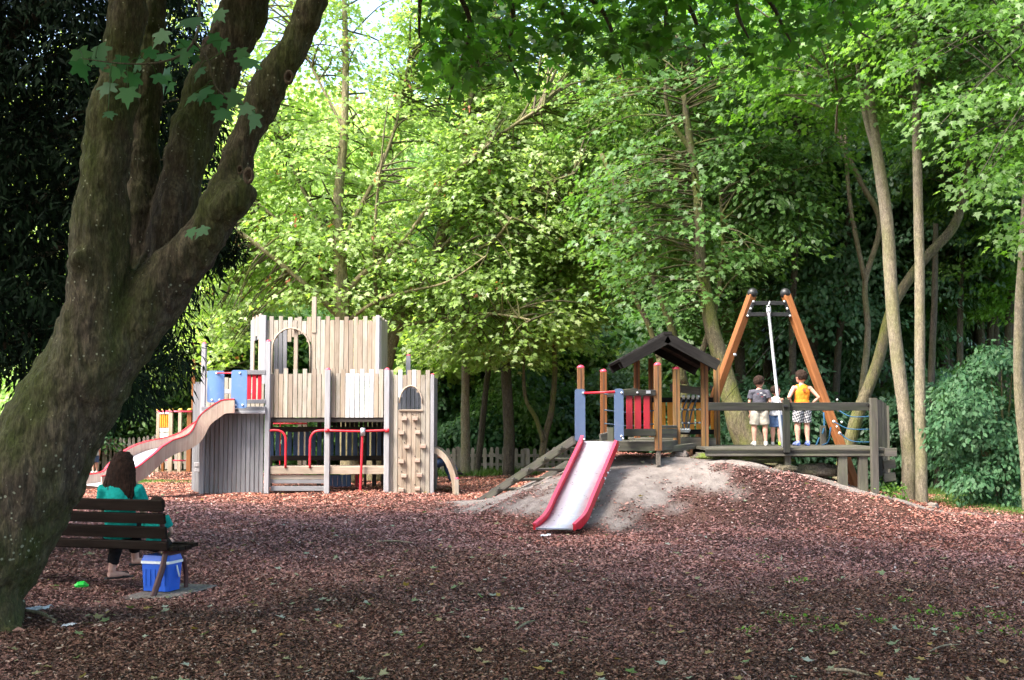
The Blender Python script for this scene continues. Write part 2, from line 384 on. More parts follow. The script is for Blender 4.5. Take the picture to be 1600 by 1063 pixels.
def grassy(x, y):
    a = sstep((y - 27.2 - .6 * np.sin(x * .8)) / .8) * sstep((29.2 + .5 * np.sin(x) - y) / .8) * sstep((-4.5 - x) / 1.5)
    b = sstep((x - 7.6 + .5 * np.sin(y)) / 1.0) * sstep((y - 18.2 + .25 * (x - 8)) / .8)
    c = sstep((y - 30.6 - .5 * np.sin(x)) / 1.2) * sstep((x + 3) / 1.0)
    return np.maximum(np.maximum(a, b), c)
def axis(*segs):
    out = []
    for a, b, s in segs: out += list(np.arange(a, b - 1e-6, s))
    return np.array(out + [segs[-1][1]])
gx = axis((-400, -60, 20), (-60, -14, 2), (-14, 14, .1), (14, 60, 2), (60, 400, 20))
gy = axis((-80, -4, 4), (-4, 5, .5), (5, 25, .1), (25, 46, .5), (46, 100, 3), (100, 700, 40))
GX, GY = np.meshgrid(gx, gy); GZ = H(GX, GY)
gm = bpy.data.meshes.new('ground'); nx, ny = len(gx), len(gy)
vs = np.stack([GX, GY, GZ], -1).reshape(-1, 3)
fine = (np.abs(vs[:, 0]) < 14) & (vs[:, 1] > 5) & (vs[:, 1] < 25)
nn = np.zeros(len(vs)); nn[fine] = np.array([mnoise.fractal(Vector((a, b, 0)) * 3.2, .7, 2., 4) for a, b in vs[fine][:, :2]])
vs[:, 2] += nn * .018
idx = np.arange(nx * ny).reshape(ny, nx)
q = np.stack([idx[:-1, :-1], idx[:-1, 1:], idx[1:, 1:], idx[1:, :-1]], -1).reshape(-1, 4)
gm.vertices.add(len(vs)); gm.vertices.foreach_set('co', vs.ravel())
gm.loops.add(q.size); gm.loops.foreach_set('vertex_index', q.ravel())
gm.polygons.add(len(q)); gm.polygons.foreach_set('loop_start', np.arange(0, q.size, 4)); gm.polygons.foreach_set('use_smooth', [True] * len(q))
for nm, fn in (('dirt', dirt), ('grassy', grassy)):
    a = gm.attributes.new(nm, 'FLOAT', 'POINT'); a.data.foreach_set('value', fn(vs[:, 0], vs[:, 1]).astype(np.float32))
gm.update(); gm.validate()
m, t, b = new_mat('playground_ground')
v = coords(t, (1, 1, 1), rnd=False)
mul = ramp(t, noise(t, v, 46, 6, .75), [(.3, (.030, .017, .013)), (.5, (.085, .048, .038)), (.66, (.19, .10, .078)), (.8, (.30, .19, .15))])
big = ramp(t, noise(t, v, .9, 4, .6), [(.35, (.55, .55, .6)), (.65, (1.25, 1.15, 1.1))])
mul = mix(t, 1., mul, big, 'MULTIPLY')
soil = ramp(t, noise(t, v, 5, 8, .7), [(.25, (.13, .108, .098)), (.5, (.25, .215, .197)), (.75, (.37, .325, .30))])
soil = mix(t, ramp(t, noise(t, v, 60, 3, .7), [(.58, (0, 0, 0)), (.68, (.6, .6, .6))]), soil, (.12, .09, .075))
gr = ramp(t, noise(t, v, 30, 6, .7), [(.3, (.035, .06, .012)), (.6, (.085, .15, .025)), (.8, (.16, .2, .06))])
fo = ramp(t, noise(t, v, 3, 8, .7), [(.3, (.04, .06, .02)), (.55, (.10, .15, .035)), (.8, (.20, .26, .07))])
ad = nd(t, 'ShaderNodeAttribute', attribute_name='dirt'); ag = nd(t, 'ShaderNodeAttribute', attribute_name='grassy')
col = mix(t, ad.outputs['Fac'], mul, soil); col = mix(t, ag.outputs['Fac'], col, gr)
tc = nd(t, 'ShaderNodeTexCoord'); sp = nd(t, 'ShaderNodeSeparateXYZ'); t.links.new(tc.outputs['Object'], sp.inputs[0])
mr = nd(t, 'ShaderNodeMapRange'); mr.inputs[1].default_value = 32; mr.inputs[2].default_value = 35; t.links.new(sp.outputs[1], mr.inputs[0])
col = mix(t, mr.outputs[0], col, fo)
t.links.new(col, b.inputs['Base Color']); b.inputs['Roughness'].default_value = .95; b.inputs['Specular IOR Level'].default_value = .15
bump(t, b, noise(t, v, 50, 8, .8), .8, .03)
tag(put('ground', gm, None, (0, 0, 0), m), kind='structure')

def fast_mesh(name, V, k, rnd=None, smooth=False):
    """V (N,k,3): N polygons of k corners"""
    N = V.shape[0]; me = bpy.data.meshes.new(name)
    me.vertices.add(N * k); me.vertices.foreach_set('co', V.reshape(-1).astype(np.float32))
    me.loops.add(N * k); me.loops.foreach_set('vertex_index', np.arange(N * k, dtype=np.int32))
    me.polygons.add(N); me.polygons.foreach_set('loop_start', np.arange(0, N * k, k, dtype=np.int32))
    if rnd is not None:
        a = me.attributes.new('rnd', 'FLOAT', 'FACE'); a.data.foreach_set('value', rnd.astype(np.float32))
    me.update(calc_edges=True); return me

rng = np.random.default_rng(7)
# ---- bark mulch: tens of thousands of loose chips
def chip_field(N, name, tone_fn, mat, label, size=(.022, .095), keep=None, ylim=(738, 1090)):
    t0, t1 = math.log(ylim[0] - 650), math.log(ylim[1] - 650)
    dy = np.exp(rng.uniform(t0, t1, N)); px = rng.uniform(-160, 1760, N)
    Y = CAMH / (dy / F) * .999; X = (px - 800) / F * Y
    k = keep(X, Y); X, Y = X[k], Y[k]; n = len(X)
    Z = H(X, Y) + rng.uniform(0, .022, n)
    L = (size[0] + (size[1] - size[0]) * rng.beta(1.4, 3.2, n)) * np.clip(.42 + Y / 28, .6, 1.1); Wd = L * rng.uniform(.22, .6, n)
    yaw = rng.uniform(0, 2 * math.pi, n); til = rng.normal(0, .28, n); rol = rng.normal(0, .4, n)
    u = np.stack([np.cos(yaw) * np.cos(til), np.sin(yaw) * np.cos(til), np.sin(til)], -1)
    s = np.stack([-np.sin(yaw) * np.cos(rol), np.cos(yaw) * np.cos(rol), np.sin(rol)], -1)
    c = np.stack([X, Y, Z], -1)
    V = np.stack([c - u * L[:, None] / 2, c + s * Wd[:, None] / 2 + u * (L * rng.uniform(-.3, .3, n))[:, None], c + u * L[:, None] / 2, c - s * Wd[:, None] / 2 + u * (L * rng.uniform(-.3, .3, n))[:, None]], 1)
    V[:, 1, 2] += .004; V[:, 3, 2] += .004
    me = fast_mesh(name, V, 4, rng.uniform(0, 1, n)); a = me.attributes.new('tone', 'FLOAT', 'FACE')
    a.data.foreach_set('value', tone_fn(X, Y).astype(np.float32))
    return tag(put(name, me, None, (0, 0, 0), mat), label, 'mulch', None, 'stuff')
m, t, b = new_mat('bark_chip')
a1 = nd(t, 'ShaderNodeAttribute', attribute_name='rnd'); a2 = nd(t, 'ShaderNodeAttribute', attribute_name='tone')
c_shaded = ramp(t, a1.outputs['Fac'], [(0, (.026, .013, .009)), (.4, (.085, .037, .024)), (.75, (.165, .075, .05)), (.95, (.25, .15, .11)), (1, (.42, .34, .28))])  # foreground shade put into the chip colour
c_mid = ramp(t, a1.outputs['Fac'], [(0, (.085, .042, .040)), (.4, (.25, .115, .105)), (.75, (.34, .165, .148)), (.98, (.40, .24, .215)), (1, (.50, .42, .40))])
c_sunlit = ramp(t, a1.outputs['Fac'], [(0, (.20, .06, .04)), (.4, (.40, .135, .085)), (.75, (.50, .21, .14)), (1, (.58, .36, .28))])  # bright light round the fort put into the chip colour
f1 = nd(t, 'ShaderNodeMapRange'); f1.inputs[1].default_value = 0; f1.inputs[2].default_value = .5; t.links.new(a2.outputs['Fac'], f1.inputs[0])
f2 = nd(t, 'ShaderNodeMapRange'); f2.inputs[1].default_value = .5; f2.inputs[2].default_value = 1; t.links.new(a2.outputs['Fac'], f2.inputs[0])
col = mix(t, f1.outputs[0], c_shaded, c_mid); col = mix(t, f2.outputs[0], col, c_sunlit)
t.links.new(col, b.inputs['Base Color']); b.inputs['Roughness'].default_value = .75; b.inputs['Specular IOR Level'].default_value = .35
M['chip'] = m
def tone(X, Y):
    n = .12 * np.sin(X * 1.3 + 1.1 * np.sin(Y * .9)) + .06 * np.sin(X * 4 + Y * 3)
    T = np.interp(Y, [6, 9, 12, 16, 20.5, 23, 30], [0.0, .12, .36, .55, .78, 1, 1])  # grades chips from shaded foreground to sunlit fort
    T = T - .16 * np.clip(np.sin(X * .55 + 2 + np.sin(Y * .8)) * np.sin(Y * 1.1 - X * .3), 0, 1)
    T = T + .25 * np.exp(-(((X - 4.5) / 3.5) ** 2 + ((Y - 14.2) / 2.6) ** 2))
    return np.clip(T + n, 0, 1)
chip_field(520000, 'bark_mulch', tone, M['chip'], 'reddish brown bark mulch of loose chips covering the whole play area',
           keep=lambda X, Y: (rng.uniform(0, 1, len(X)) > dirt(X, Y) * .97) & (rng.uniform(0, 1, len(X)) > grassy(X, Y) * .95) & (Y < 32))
m, t, b = new_mat('grit')
a1 = nd(t, 'ShaderNodeAttribute', attribute_name='rnd'); t.links.new(ramp(t, a1.outputs['Fac'], [(0, (.06, .045, .04)), (.6, (.20, .16, .14)), (1, (.42, .38, .35))]), b.inputs['Base Color']); b.inputs['Roughness'].default_value = .9
chip_field(26000, 'grit', tone, m, 'small stones and bark crumbs trodden into the bare soil of the mound', size=(.008, .045), keep=lambda X, Y: (rng.uniform(0, 1, len(X)) < dirt(X, Y)) & (Y < 32))
# coarse pieces of bark lying on top
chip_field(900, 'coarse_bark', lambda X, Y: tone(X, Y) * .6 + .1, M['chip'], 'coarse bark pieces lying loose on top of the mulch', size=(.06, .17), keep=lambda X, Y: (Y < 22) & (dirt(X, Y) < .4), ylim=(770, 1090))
# ---- fallen leaves
LOBED = np.array([(0, 0), (.20, -.10), (.42, -.08), (.30, .12), (.57, .30), (.52, .44), (.26, .42), (.24, .62), (.11, .66), (0, 1.), (-.11, .66), (-.24, .62), (-.26, .42), (-.52, .44), (-.57, .30), (-.30, .12), (-.42, -.08), (-.20, -.10)])
STAR = np.array([(0, 0), (.4, -.08), (.28, .14), (.55, .38), (.2, .48), (0, 1), (-.2, .48), (-.55, .38), (-.28, .14), (-.4, -.08)])
OVAL = np.array([(0, 0), (.30, .35), (.22, .75), (0, 1), (-.22, .75), (-.30, .35)])
KITE = np.array([(0, 0), (.32, .42), (0, 1), (-.32, .42)])
NEEDLE = np.array([(0, 0), (.13, .3), (0, 1), (-.13, .3)])
def leaves(P, U, Nn, size, tmpl, fold=.25, droop=.0, rg=rng):
    """place leaf polygons: P position of the stalk end, U tip direction, Nn rough face normal"""
    U = U / np.linalg.norm(U, axis=1, keepdims=True); S_ = np.cross(U, Nn); S_ /= np.linalg.norm(S_, axis=1, keepdims=True) + 1e-9
    N2 = np.cross(S_, U)
    tv, tu = tmpl[:, 0], tmpl[:, 1]
    sz = size[:, None, None]
    wv = rg.uniform(.72, 1.12, len(P))[:, None, None]; fold = fold * rg.uniform(.2, 1.9, len(P))[:, None, None] if len(P) > 1 else fold
    V = P[:, None] + sz * (S_[:, None] * wv * tv[None, :, None] + U[:, None] * tu[None, :, None] + N2[:, None] * (-fold * np.abs(tv)[None, :, None] - droop * (tu * tu)[None, :, None]))
    return V
def sprays(C, D, per, disc, thick, size, tmpl, rg, tilt=.45, fold=.25, droop=.15, jit=.7):
    """C cluster centres, D outward directions (N,3); leaves lie in flat sprays that sag outwards"""
    n = len(C); C = np.repeat(C, per, 0); D = np.repeat(D, per, 0); N = n * per
    r = disc * np.sqrt(rg.uniform(0, 1, N)); a = rg.uniform(0, 2 * math.pi, N)
    Dh = D.copy(); Dh[:, 2] = 0; Dh /= np.linalg.norm(Dh, axis=1, keepdims=True) + 1e-6
    Sd = np.stack([-Dh[:, 1], Dh[:, 0], np.zeros(N)], -1)
    Dd = Dh * math.cos(tilt) + np.array([0, 0, -1]) * math.sin(tilt)
    off = Dd * (np.cos(a) * r)[:, None] + Sd * (np.sin(a) * r)[:, None]
    P = C + off; P[:, 2] += rg.normal(0, thick, N)
    Nn = Dh * math.sin(tilt) + np.array([0, 0, 1]) * math.cos(tilt) + rg.normal(0, jit * .5, (N, 3))
    U = off / (r[:, None] + 1e-3) * .8 + Dd * .6 + rg.normal(0, .5, (N, 3)); U[:, 2] -= .25
    return leaves(P, U, Nn, size * rg.uniform(.65, 1.25, N), tmpl, fold, droop), P
def crown_points(rg, n, rad, seed, shell=.55, gaps=.1, flat=0.):
    out = []
    while len(out) < n:
        d = rg.normal(0, 1, 3); d /= np.linalg.norm(d)
        r = rg.uniform(0, 1) ** shell
        p = d * r
        if mnoise.noise(Vector(p * 2.6) + Vector((seed, 0, 0))) < gaps - .25: continue
        k = 1 + .22 * mnoise.noise(Vector(d * 2.1) + Vector((0, seed, 0)))
        out.append(p * k)
    P = np.array(out); D = P / (np.linalg.norm(P, axis=1, keepdims=True) + 1e-6)
    return P * np.array(rad), D
def crown_mesh(name, seed, n, per, rad, disc, thick, size, tmpl, mats_twig=True, **kw):
    rg = np.random.default_rng(seed)
    gaps = kw.pop('gaps', .1); shell = kw.pop('shell', .55)
    C, D = crown_points(rg, n, rad, seed * 1.7, shell, gaps)
    V, P = sprays(C, D, per, disc, thick, size, tmpl, rg, **kw)
    me = fast_mesh(name, V, len(tmpl), np.clip(np.repeat(rg.uniform(0, 1, n), per) * .6 + rg.uniform(0, 1, n * per) * .5 - .05, 0, 1))
    # twigs: from the crown's axis out to every other spray
    geos = []
    for i in range(0, n, 5):
        e = Vector(C[i]); s = Vector((e.x * .12, e.y * .12, e.z * .75 - .35 * Vector((e.x, e.y, 0)).length - .2)); mid = s.lerp(e, .55) + Vector(rg.normal(0, .12, 3)) + Vector((0, 0, .15))
        geos.append(tube_geo(smoothpath([s, mid, e], 3), [.030, .026, .021, .017, .013, .009, .005], 4, None, False))
    tv, tf = joined(geos); tw = pydata(name + '_twigs', tv, tf, True)
    return me, tw
LIB = {
 'broad_a': crown_mesh('broad_a', 11, 520, 34, (3.2, 3.0, 3.2), .65, .06, .125, STAR, gaps=.25),
 'broad_b': crown_mesh('broad_b', 12, 480, 34, (3.0, 3.0, 3.8), .65, .06, .12, STAR, gaps=.25),
 'fine_a': crown_mesh('fine_a', 13, 650, 40, (3.2, 3.2, 3.4), .55, .05, .145, KITE, tilt=.5, gaps=.2),
 'fine_b': crown_mesh('fine_b', 14, 620, 40, (3.4, 3.0, 3.0), .60, .05, .155, KITE, tilt=.55, gaps=.2),
 'layer_a': crown_mesh('layer_a', 15, 460, 48, (3.2, 3.2, 3.4), .75, .04, .16, OVAL, tilt=.62, jit=.4, droop=.3, gaps=.15),
 'bush_a': crown_mesh('bush_a', 16, 300, 60, (1.6, 1.4, 1.3), .38, .07, .12, KITE, tilt=.4, gaps=0),
 'bush_b': crown_mesh('bush_b', 17, 260, 50, (1.5, 1.5, 1.2), .40, .07, .15, OVAL, tilt=.4, gaps=0),
}
def crown(kind, parent, c, sc, mat, rot=0, bark=None, name='crown'):
    me, tw = LIB[kind]
    if not me.materials: me.materials.append(mat); tw.materials.append(M['bark_dark'])
    o = put(name, me, parent, c); o.scale = sc if isinstance(sc, (tuple, list)) else (sc, sc, sc); o.rotation_euler = (0, 0, rot)
    o.material_slots[0].link = 'OBJECT'; o.material_slots[0].material = mat
    b_ = put('branches', tw, parent, c); b_.scale = o.scale; b_.rotation_euler = o.rotation_euler
    b_.material_slots[0].link = 'OBJECT'; b_.material_slots[0].material = bark or M['bark_dark']
    return o
def px_path(pts):
    """[(px, py, Y)] -> places"""
    return [W(*p) for p in pts]
def trunk(name, pts, widths, Y, mat, parent, n=10, rough=.12):
    P = []; r = []
    for i, p in enumerate(pts):
        y = p[2] if len(p) > 2 else Y
        P.append(W(p[0], p[1], y)); r.append(widths[i] / 2 / F * y)
    return tube(name, P, r, mat, parent, n, 6, True, rough)
# ================================================================== foreground maple
def build_maple():
    Yc = 8.7
    root = thing('maple_tree', 'huge mossy maple with a leaning trunk forking into thick limbs behind the bench', 'tree', (-4.6, Yc, Hs(-4.6, Yc)))
    g = []
    def limb(pts, rough=.10, n=18, seed=0):
        P = [W(a, b, y) for a, b, wd, y in pts]; rr = [wd / 2 / F * y for a, b, wd, y in pts]
        P = smoothpath(P, 5); rr = lerp_r(rr, 5)
        g.append(tube_geo(P, rr, n, None, True, rough, seed))
    limb([(-95, 1075, 250, 8.5), (-80, 1000, 195, 8.5), (-55, 920, 165, 8.55), (0, 830, 164, 8.6), (50, 740, 166, 8.65), (94, 650, 155, 8.7), (130, 590, 148, 8.7), (160, 530, 138, 8.7), (188, 475, 110, 8.75), (205, 430, 70, 8.8)], .07)
    limb([(105, 650, 90, 8.65), (132, 560, 90, 8.6), (146, 480, 86, 8.55), (152, 400, 84, 8.5), (160, 300, 80, 8.5), (170, 200, 74, 8.5), (188, 100, 62, 8.5), (200, 0, 56, 8.5), (208, -90, 52, 8.5), (222, -220, 60, 8.4)], .10, seed=3)
    limb([(190, 520, 70, 8.95), (208, 420, 66, 9.0), (218, 320, 60, 9.05), (222, 220, 54, 9.1), (228, 110, 54, 9.15), (236, 0, 48, 9.2), (240, -120, 50, 9.2), (236, -260, 38, 9.2)], .08, seed=5)
    limb([(190, 540, 80, 8.9), (225, 470, 76, 8.9), (258, 400, 72, 8.9), (281, 300, 74, 8.95), (303, 200, 72, 9.05), (342, 100, 74, 9.1), (387, 0, 70, 9.15), (410, -80, 62, 9.2), (450, -240, 44, 9.3)], .08, seed=7)
    limb([(150, 600, 100, 8.75), (200, 525, 96, 8.7), (240, 468, 90, 8.7), (282, 415, 78, 8.65), (322, 366, 68, 8.6), (354, 310, 64, 8.6), (368, 252, 54, 8.6), (388, 198, 50, 8.6), (427, 122, 56, 8.6), (468, 50, 46, 8.6), (490, -10, 44, 8.6), (520, -110, 46, 8.7), (590, -230, 40, 9.0)], .08, seed=9)
    limb([(345, 335, 62, 8.55), (370, 308, 60, 8.5), (392, 290, 30, 8.5)], .1, 12, 11)      # knuckle below the pruned stub
    limb([(130, 420, 60, 8.45), (122, 408, 44, 8.35), (128, 392, 30, 8.35)], .15, 12, 12)
    for a, b_, y in ((-190, 1020, 8.1), (-95, 1060, 8.0), (25, 1010, 8.3), (-160, 985, 9.2), (40, 975, 8.9)):    # root flare
        e = W(a, b_, y); e.z = Hs(e.x, e.y) - .08; s = W(-40, 930, 8.55)
        g.append(tube_geo(smoothpath([s, (s.lerp(e, .6) - Vector((0, 0, .10))), e], 4), lerp_r([.34, .2, .07], 4), 10, None, True, .1))
    me = remeshed('trunk', g, .022, 6, .035, 2.4, ridges=.42)
    base = wloc(root)
    tr = put('trunk', me, root, (0, 0, 0), M['bark_maple'])
    for px, py, rx, nm in ((452, 122, .028, 0), (389, 275, .032, 1), (376, 266, .018, 2)):
        c = W(px, py, 8.6 - .19 * (rx / .03))
        v, f = [], []
        ring = [(1.0, 0, .0), (1.25, 0, .012), (.95, 0, .03), (.62, 0, .018), (.35, 0, -.02)]
        for sc, _, h in ring:
            for k in range(14):
                a = 2 * math.pi * k / 14; v.append(Vector((math.cos(a) * rx * sc * 1.1, -h, math.sin(a) * rx * sc * 1.7)))
        for i in range(4):
            for k in range(14): f.append([i * 14 + k, i * 14 + (k + 1) % 14, (i + 1) * 14 + (k + 1) % 14, (i + 1) * 14 + k])
        f.append([4 * 14 + k for k in range(14)])
        put('knot', pydata('knot', v, f, True), tr, c, M['knot'])
    rg = np.random.default_rng(21)
    # ---- overhead boughs that hang into the top of the view, and the roof of leaves above them
    boughs = [
        [(560, -180, 9.0), (640, -90, 10.0), (705, -25, 11), (735, 40, 11.6), (715, 110, 11.9), (700, 160, 12)],
        [(640, -140, 10), (740, -60, 11), (800, 10, 12), (795, 80, 12.6), (810, 125, 12.8)],
        [(760, -120, 11), (860, -50, 11.6), (935, 10, 12.2), (960, 60, 12.6), (975, 110, 12.8)],
        [(900, -120, 12), (1010, -50, 12.2), (1075, 10, 12.5), (1095, 60, 12.8), (1115, 105, 13)],
        [(1020, -130, 12), (1130, -60, 12), (1200, 0, 12.3), (1225, 45, 12.5), (1250, 90, 12.5)],
        [(1130, -120, 12), (1240, -50, 12), (1300, 0, 12.2), (1330, 40, 12.4), (1360, 60, 12.5)],
        [(700, -90, 10), (660, -20, 11), (655, 60, 11.5)],
        [(850, -60, 11.5), (880, 20, 11.8), (905, 90, 12)],
        [(1000, -60, 12), (1040, 20, 12), (1030, 80, 12)],
        [(1160, -60, 12), (1150, 10, 12), (1170, 60, 12)],
    ]
    for k, bp in enumerate(boughs):
        tube('limb', [W(*p) for p in bp], [.05 - .042 * i / (len(bp) - 1) for i in range(len(bp))], M['bark_dark'], root, 6, 5)
    def lim(px):      # lower edge of the hanging leaves in the view
        return np.interp(px, [640, 660, 690, 740, 790, 830, 880, 940, 1000, 1050, 1100, 1180, 1260, 1310, 1360, 1400], [-60, 110, 190, 120, 130, 165, 110, 135, 95, 118, 95, 128, 82, 60, 40, -60])
    C = []
    while len(C) < 600:
        px = rg.uniform(640, 1400); py = rg.uniform(-190, 190); Y = rg.uniform(10.6, 13.6)
        if py > lim(px) - 14 + 22 * mnoise.noise(Vector((px * .02, Y, 0))): continue
        C.append(W(px, py, Y))
    C = np.array(C); D = rg.normal(0, 1, C.shape)
    V, P = sprays(C, D, 9, .26, .05, .135, LOBED, rg, tilt=.35, jit=.55, droop=.25)
    px, py, dd = project(P)
    ok = (py < lim(px) + 12) | (py < -5)
    V, P, px, py, dd = V[ok], P[ok], px[ok], py[ok], dd[ok]
    inview = (py > 0) & (px > 0) & (px < 1600)
    order = np.argsort(np.where(inview, dd, 1e9))[:265]
    mask = np.zeros(len(V), bool); mask[order] = True
    rest = fast_mesh('hanging_leaves', V[~mask], len(LOBED), rg.uniform(0, 1, (~mask).sum()))
    tag(put('hanging_leaves', rest, root, (0, 0, 0), M['l_near']), kind='stuff')
    for i in order:      # the leaves that show largest, one object each
        v = V[i]; o0 = v[0].copy(); me = fast_mesh('leaf', (v - o0)[None], len(LOBED), np.array([rg.uniform()]))
        put('leaf', me, root, o0, M['l_near'])
    # ---- unseen roof of leaves above the frame, spread and thickened to shade the foreground
    C = []
    while len(C) < 3200:
        p = Vector((rg.uniform(-15, 9), rg.uniform(-8, 14), rg.uniform(5.5, 9.5)))
        if ((p.x + 3) / 12) ** 2 + ((p.y - 3) / 11.0) ** 2 > 1: continue
        a, b_, d_ = project(np.array(p))
        if b_ > -150 and p.y > 0: continue
        C.append(p)
    C = np.array(C); D = C - np.array([-2, 8, 4]); 
    V, P = sprays(C, D, 26, .55, .10, .17, STAR, rg, tilt=.3)
    a, b_, d_ = project(P); V = V[(b_ < -40) | (P[:, 1] < .5)]
    tag(put('crown', fast_mesh('crown', V, len(STAR), rg.uniform(0, 1, len(V))), root, (0, 0, 0), M['l_near']), kind='stuff')
    for tgt in ((2, 8, 7.0), (5, 10, 7.2), (-3, 3, 7.4), (0, 12, 7.4), (-5, 11, 7.5), (1, 4, 7.6)):
        s = W(236, -240, 9.2) if tgt[0] < -1 else W(560, -200, 9.0)
        tube('limb', [s, s.lerp(Vector(tgt), .5) + Vector((0, 0, .5)), tgt], [.14, .09, .03], M['bark_maple'], root, 8, 5)
    # ---- shaded sprig hanging in front of the trunk: every leaf an object
    sp = [(262, 60), (290, 75), (300, 40), (345, 30), (330, 65), (352, 75), (372, 88), (392, 104), (118, 90), (148, 84), (125, 108), (160, 103), (196, 100), (180, 118), (215, 104), (232, 88), (255, 96), (282, 92), (262, 120), (240, 128), (196, 150), (176, 142), (205, 128), (320, 150), (340, 160), (372, 158), (384, 176), (354, 184), (404, 190), (306, 158), (300, 370), (322, 366), (165, 186), (275, 140), (300, 98), (318, 118)]
    tube('twig', [W(300, -60, 8.0), W(312, 20, 7.7), W(300, 70, 7.5), W(262, 95, 7.4), (W(200, 100, 7.4)), W(130, 92, 7.4)], [.016, .012, .010, .008, .006, .003], M['bark_dark'], root, 5, 4)
    TW = smoothpath([W(300, 70, 7.5), W(262, 95, 7.4), W(200, 100, 7.4), W(130, 92, 7.4)], 6) + smoothpath([W(302, 62, 7.5), W(325, 95, 7.5), W(340, 140, 7.5), W(380, 165, 7.5)], 6)
    tube('twig', [W(302, 62, 7.5), W(325, 95, 7.5), W(340, 140, 7.5), W(380, 165, 7.5)], [.009, .008, .006, .003], M['bark_dark'], root, 5, 4)
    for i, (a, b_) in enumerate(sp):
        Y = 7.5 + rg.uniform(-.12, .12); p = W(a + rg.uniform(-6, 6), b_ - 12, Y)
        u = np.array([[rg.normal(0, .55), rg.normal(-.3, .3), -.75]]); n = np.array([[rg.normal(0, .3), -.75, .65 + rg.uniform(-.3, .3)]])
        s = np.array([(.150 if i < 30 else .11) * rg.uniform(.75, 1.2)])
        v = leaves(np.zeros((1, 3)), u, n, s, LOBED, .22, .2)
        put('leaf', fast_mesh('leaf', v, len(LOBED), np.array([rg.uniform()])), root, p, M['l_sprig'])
        q = min(TW, key=lambda z: (z - p).length)
        if (q - p).length < .45: tube('leaf_stalk', [q, q.lerp(p, .5) + Vector((0, 0, .02)), p], .0028, M['l_near'], root, 4, 3)
    return root
build_maple()

# ================================================================== dark yew behind the maple
def build_yew():
    root = thing('yew_tree', 'very dark yew with drooping needle fronds filling the left behind the maple', 'tree', (-6.6, 13.6, Hs(-6.6, 13.6)))
    rg = np.random.default_rng(31)
    tube('trunk', [wloc(root), (-6.5, 13.6, 2.5), (-6.4, 13.6, 6), (-6.3, 13.5, 9)], [.32, .26, .18, .06], M['bark_dark'], root, 10, 4)
    def edge(py):    # right-hand outline of the mass
        return np.interp(py, [-200, 0, 150, 300, 380, 440, 520, 560, 600, 625], [330, 300, 330, 330, 330, 300, 270, 285, 250, 170])
    C = []
    while len(C) < 4300:
        px = rg.uniform(-420, 335); py = rg.uniform(-420, 622); Y = rg.uniform(11.2, 17.5)
        if px > edge(py) + 20 * mnoise.noise(Vector((py * .03, Y, 1))): continue
        if py > 575 and px < 55: continue
        if mnoise.noise(Vector((px * .012, py * .012, Y * .5))) < -.42 and py > 300: continue
        C.append(W(px, py, Y))
    C = np.array(C); D = C - np.array([-6.4, 13.6, 4])
    V, P = sprays(C, D, 50, .40, .05, .12, NEEDLE, rg, tilt=.9, jit=.8, droop=.3)
    tag(put('crown', fast_mesh('crown', V, 4, rg.uniform(0, 1, len(V))), root, (0, 0, 0), M['l_yew']), kind='stuff')
    for i in range(0, 4300, 40):
        e = Vector(C[i]); s = Vector((-6.4, 13.55, max(.6, e.z * .85)))
        tube('branch', [s, s.lerp(e, .5) + Vector((0, 0, .25)), e], [.06, .035, .008], M['bark_dark'], root, 5, 3)
    # the dark tuft that shows in the gap right of the maple's limbs
    C = np.array([W(352 + rg.uniform(-20, 22), 388 + rg.uniform(-22, 16), 11.4 + rg.uniform(-.2, .2)) for _ in range(34)])
    V, P = sprays(C, rg.normal(0, 1, C.shape), 40, .12, .03, .08, NEEDLE, rg, tilt=.9)
    tag(put('frond', fast_mesh('frond', V, 4, rg.uniform(0, 1, len(V))), root, (0, 0, 0), M['l_yew']), kind='stuff')
    tube('branch', [W(250, 420, 12.2), W(310, 400, 11.8), W(362, 388, 11.4)], [.035, .02, .006], M['bark_dark'], root, 5, 3)
build_yew()

# ================================================================== wood behind
def foliage(root, spots, per, disc, size, tmpl, mat, seed, thick=.05, tilt=.45, name='crown', jit=.7, droop=.15):
    """own crown for one tree: spots = list of places (clusters)"""
    rg = np.random.default_rng(seed); C = np.array(spots); c0 = C.mean(0)
    V, P = sprays(C, C - c0, per, disc, thick, size, tmpl, rg, tilt=tilt, jit=jit, droop=droop)
    n = len(C)
    me = fast_mesh(name, V, len(tmpl), np.clip(np.repeat(rg.uniform(0, 1, n), per) * .6 + rg.uniform(0, 1, n * per) * .5 - .05, 0, 1))
    tag(put(name, me, root, (0, 0, 0), mat), kind='stuff'); return P
def region_spots(rg, n, cx, cy, rx, ry, Y0, Y1, gap=.0, seed=0, lowcut=None):
    out = []
    while len(out) < n:
        a = rg.uniform(-1, 1); b_ = rg.uniform(-1, 1)
        if a * a + b_ * b_ > 1: continue
        px, py, Y = cx + a * rx, cy + b_ * ry, rg.uniform(Y0, Y1)
        if lowcut is not None and py > lowcut(px): continue
        if mnoise.noise(Vector((px * .011, py * .014, Y * .35 + seed))) < gap - .2: continue
        out.append(W(px, py, Y))
    return out
def twigs(root, spots, src, every, mat, rg, r0=.03):
    g = []
    src = [Vector(q) for q in src]
    for s in spots[::every]:
        kk = sorted(src, key=lambda q: (q - Vector(s)).length)[:9]; k = kk[int(rg.integers(0, len(kk)))]
        k = Vector(k); s = Vector(s)
        if (k - s).length > 4: continue
        g.append(tube_geo(smoothpath([k, k.lerp(s, .5) + Vector((rg.normal(0, .08), rg.normal(0, .08), .10 * (k - s).length)), s], 3), lerp_r([r0, r0 * .6, .005], 3), 4, None, False))
    v, f = joined(g); tag(put('twigs', pydata('twigs', v, f, True), root, (0, 0, 0), mat), kind='stuff')

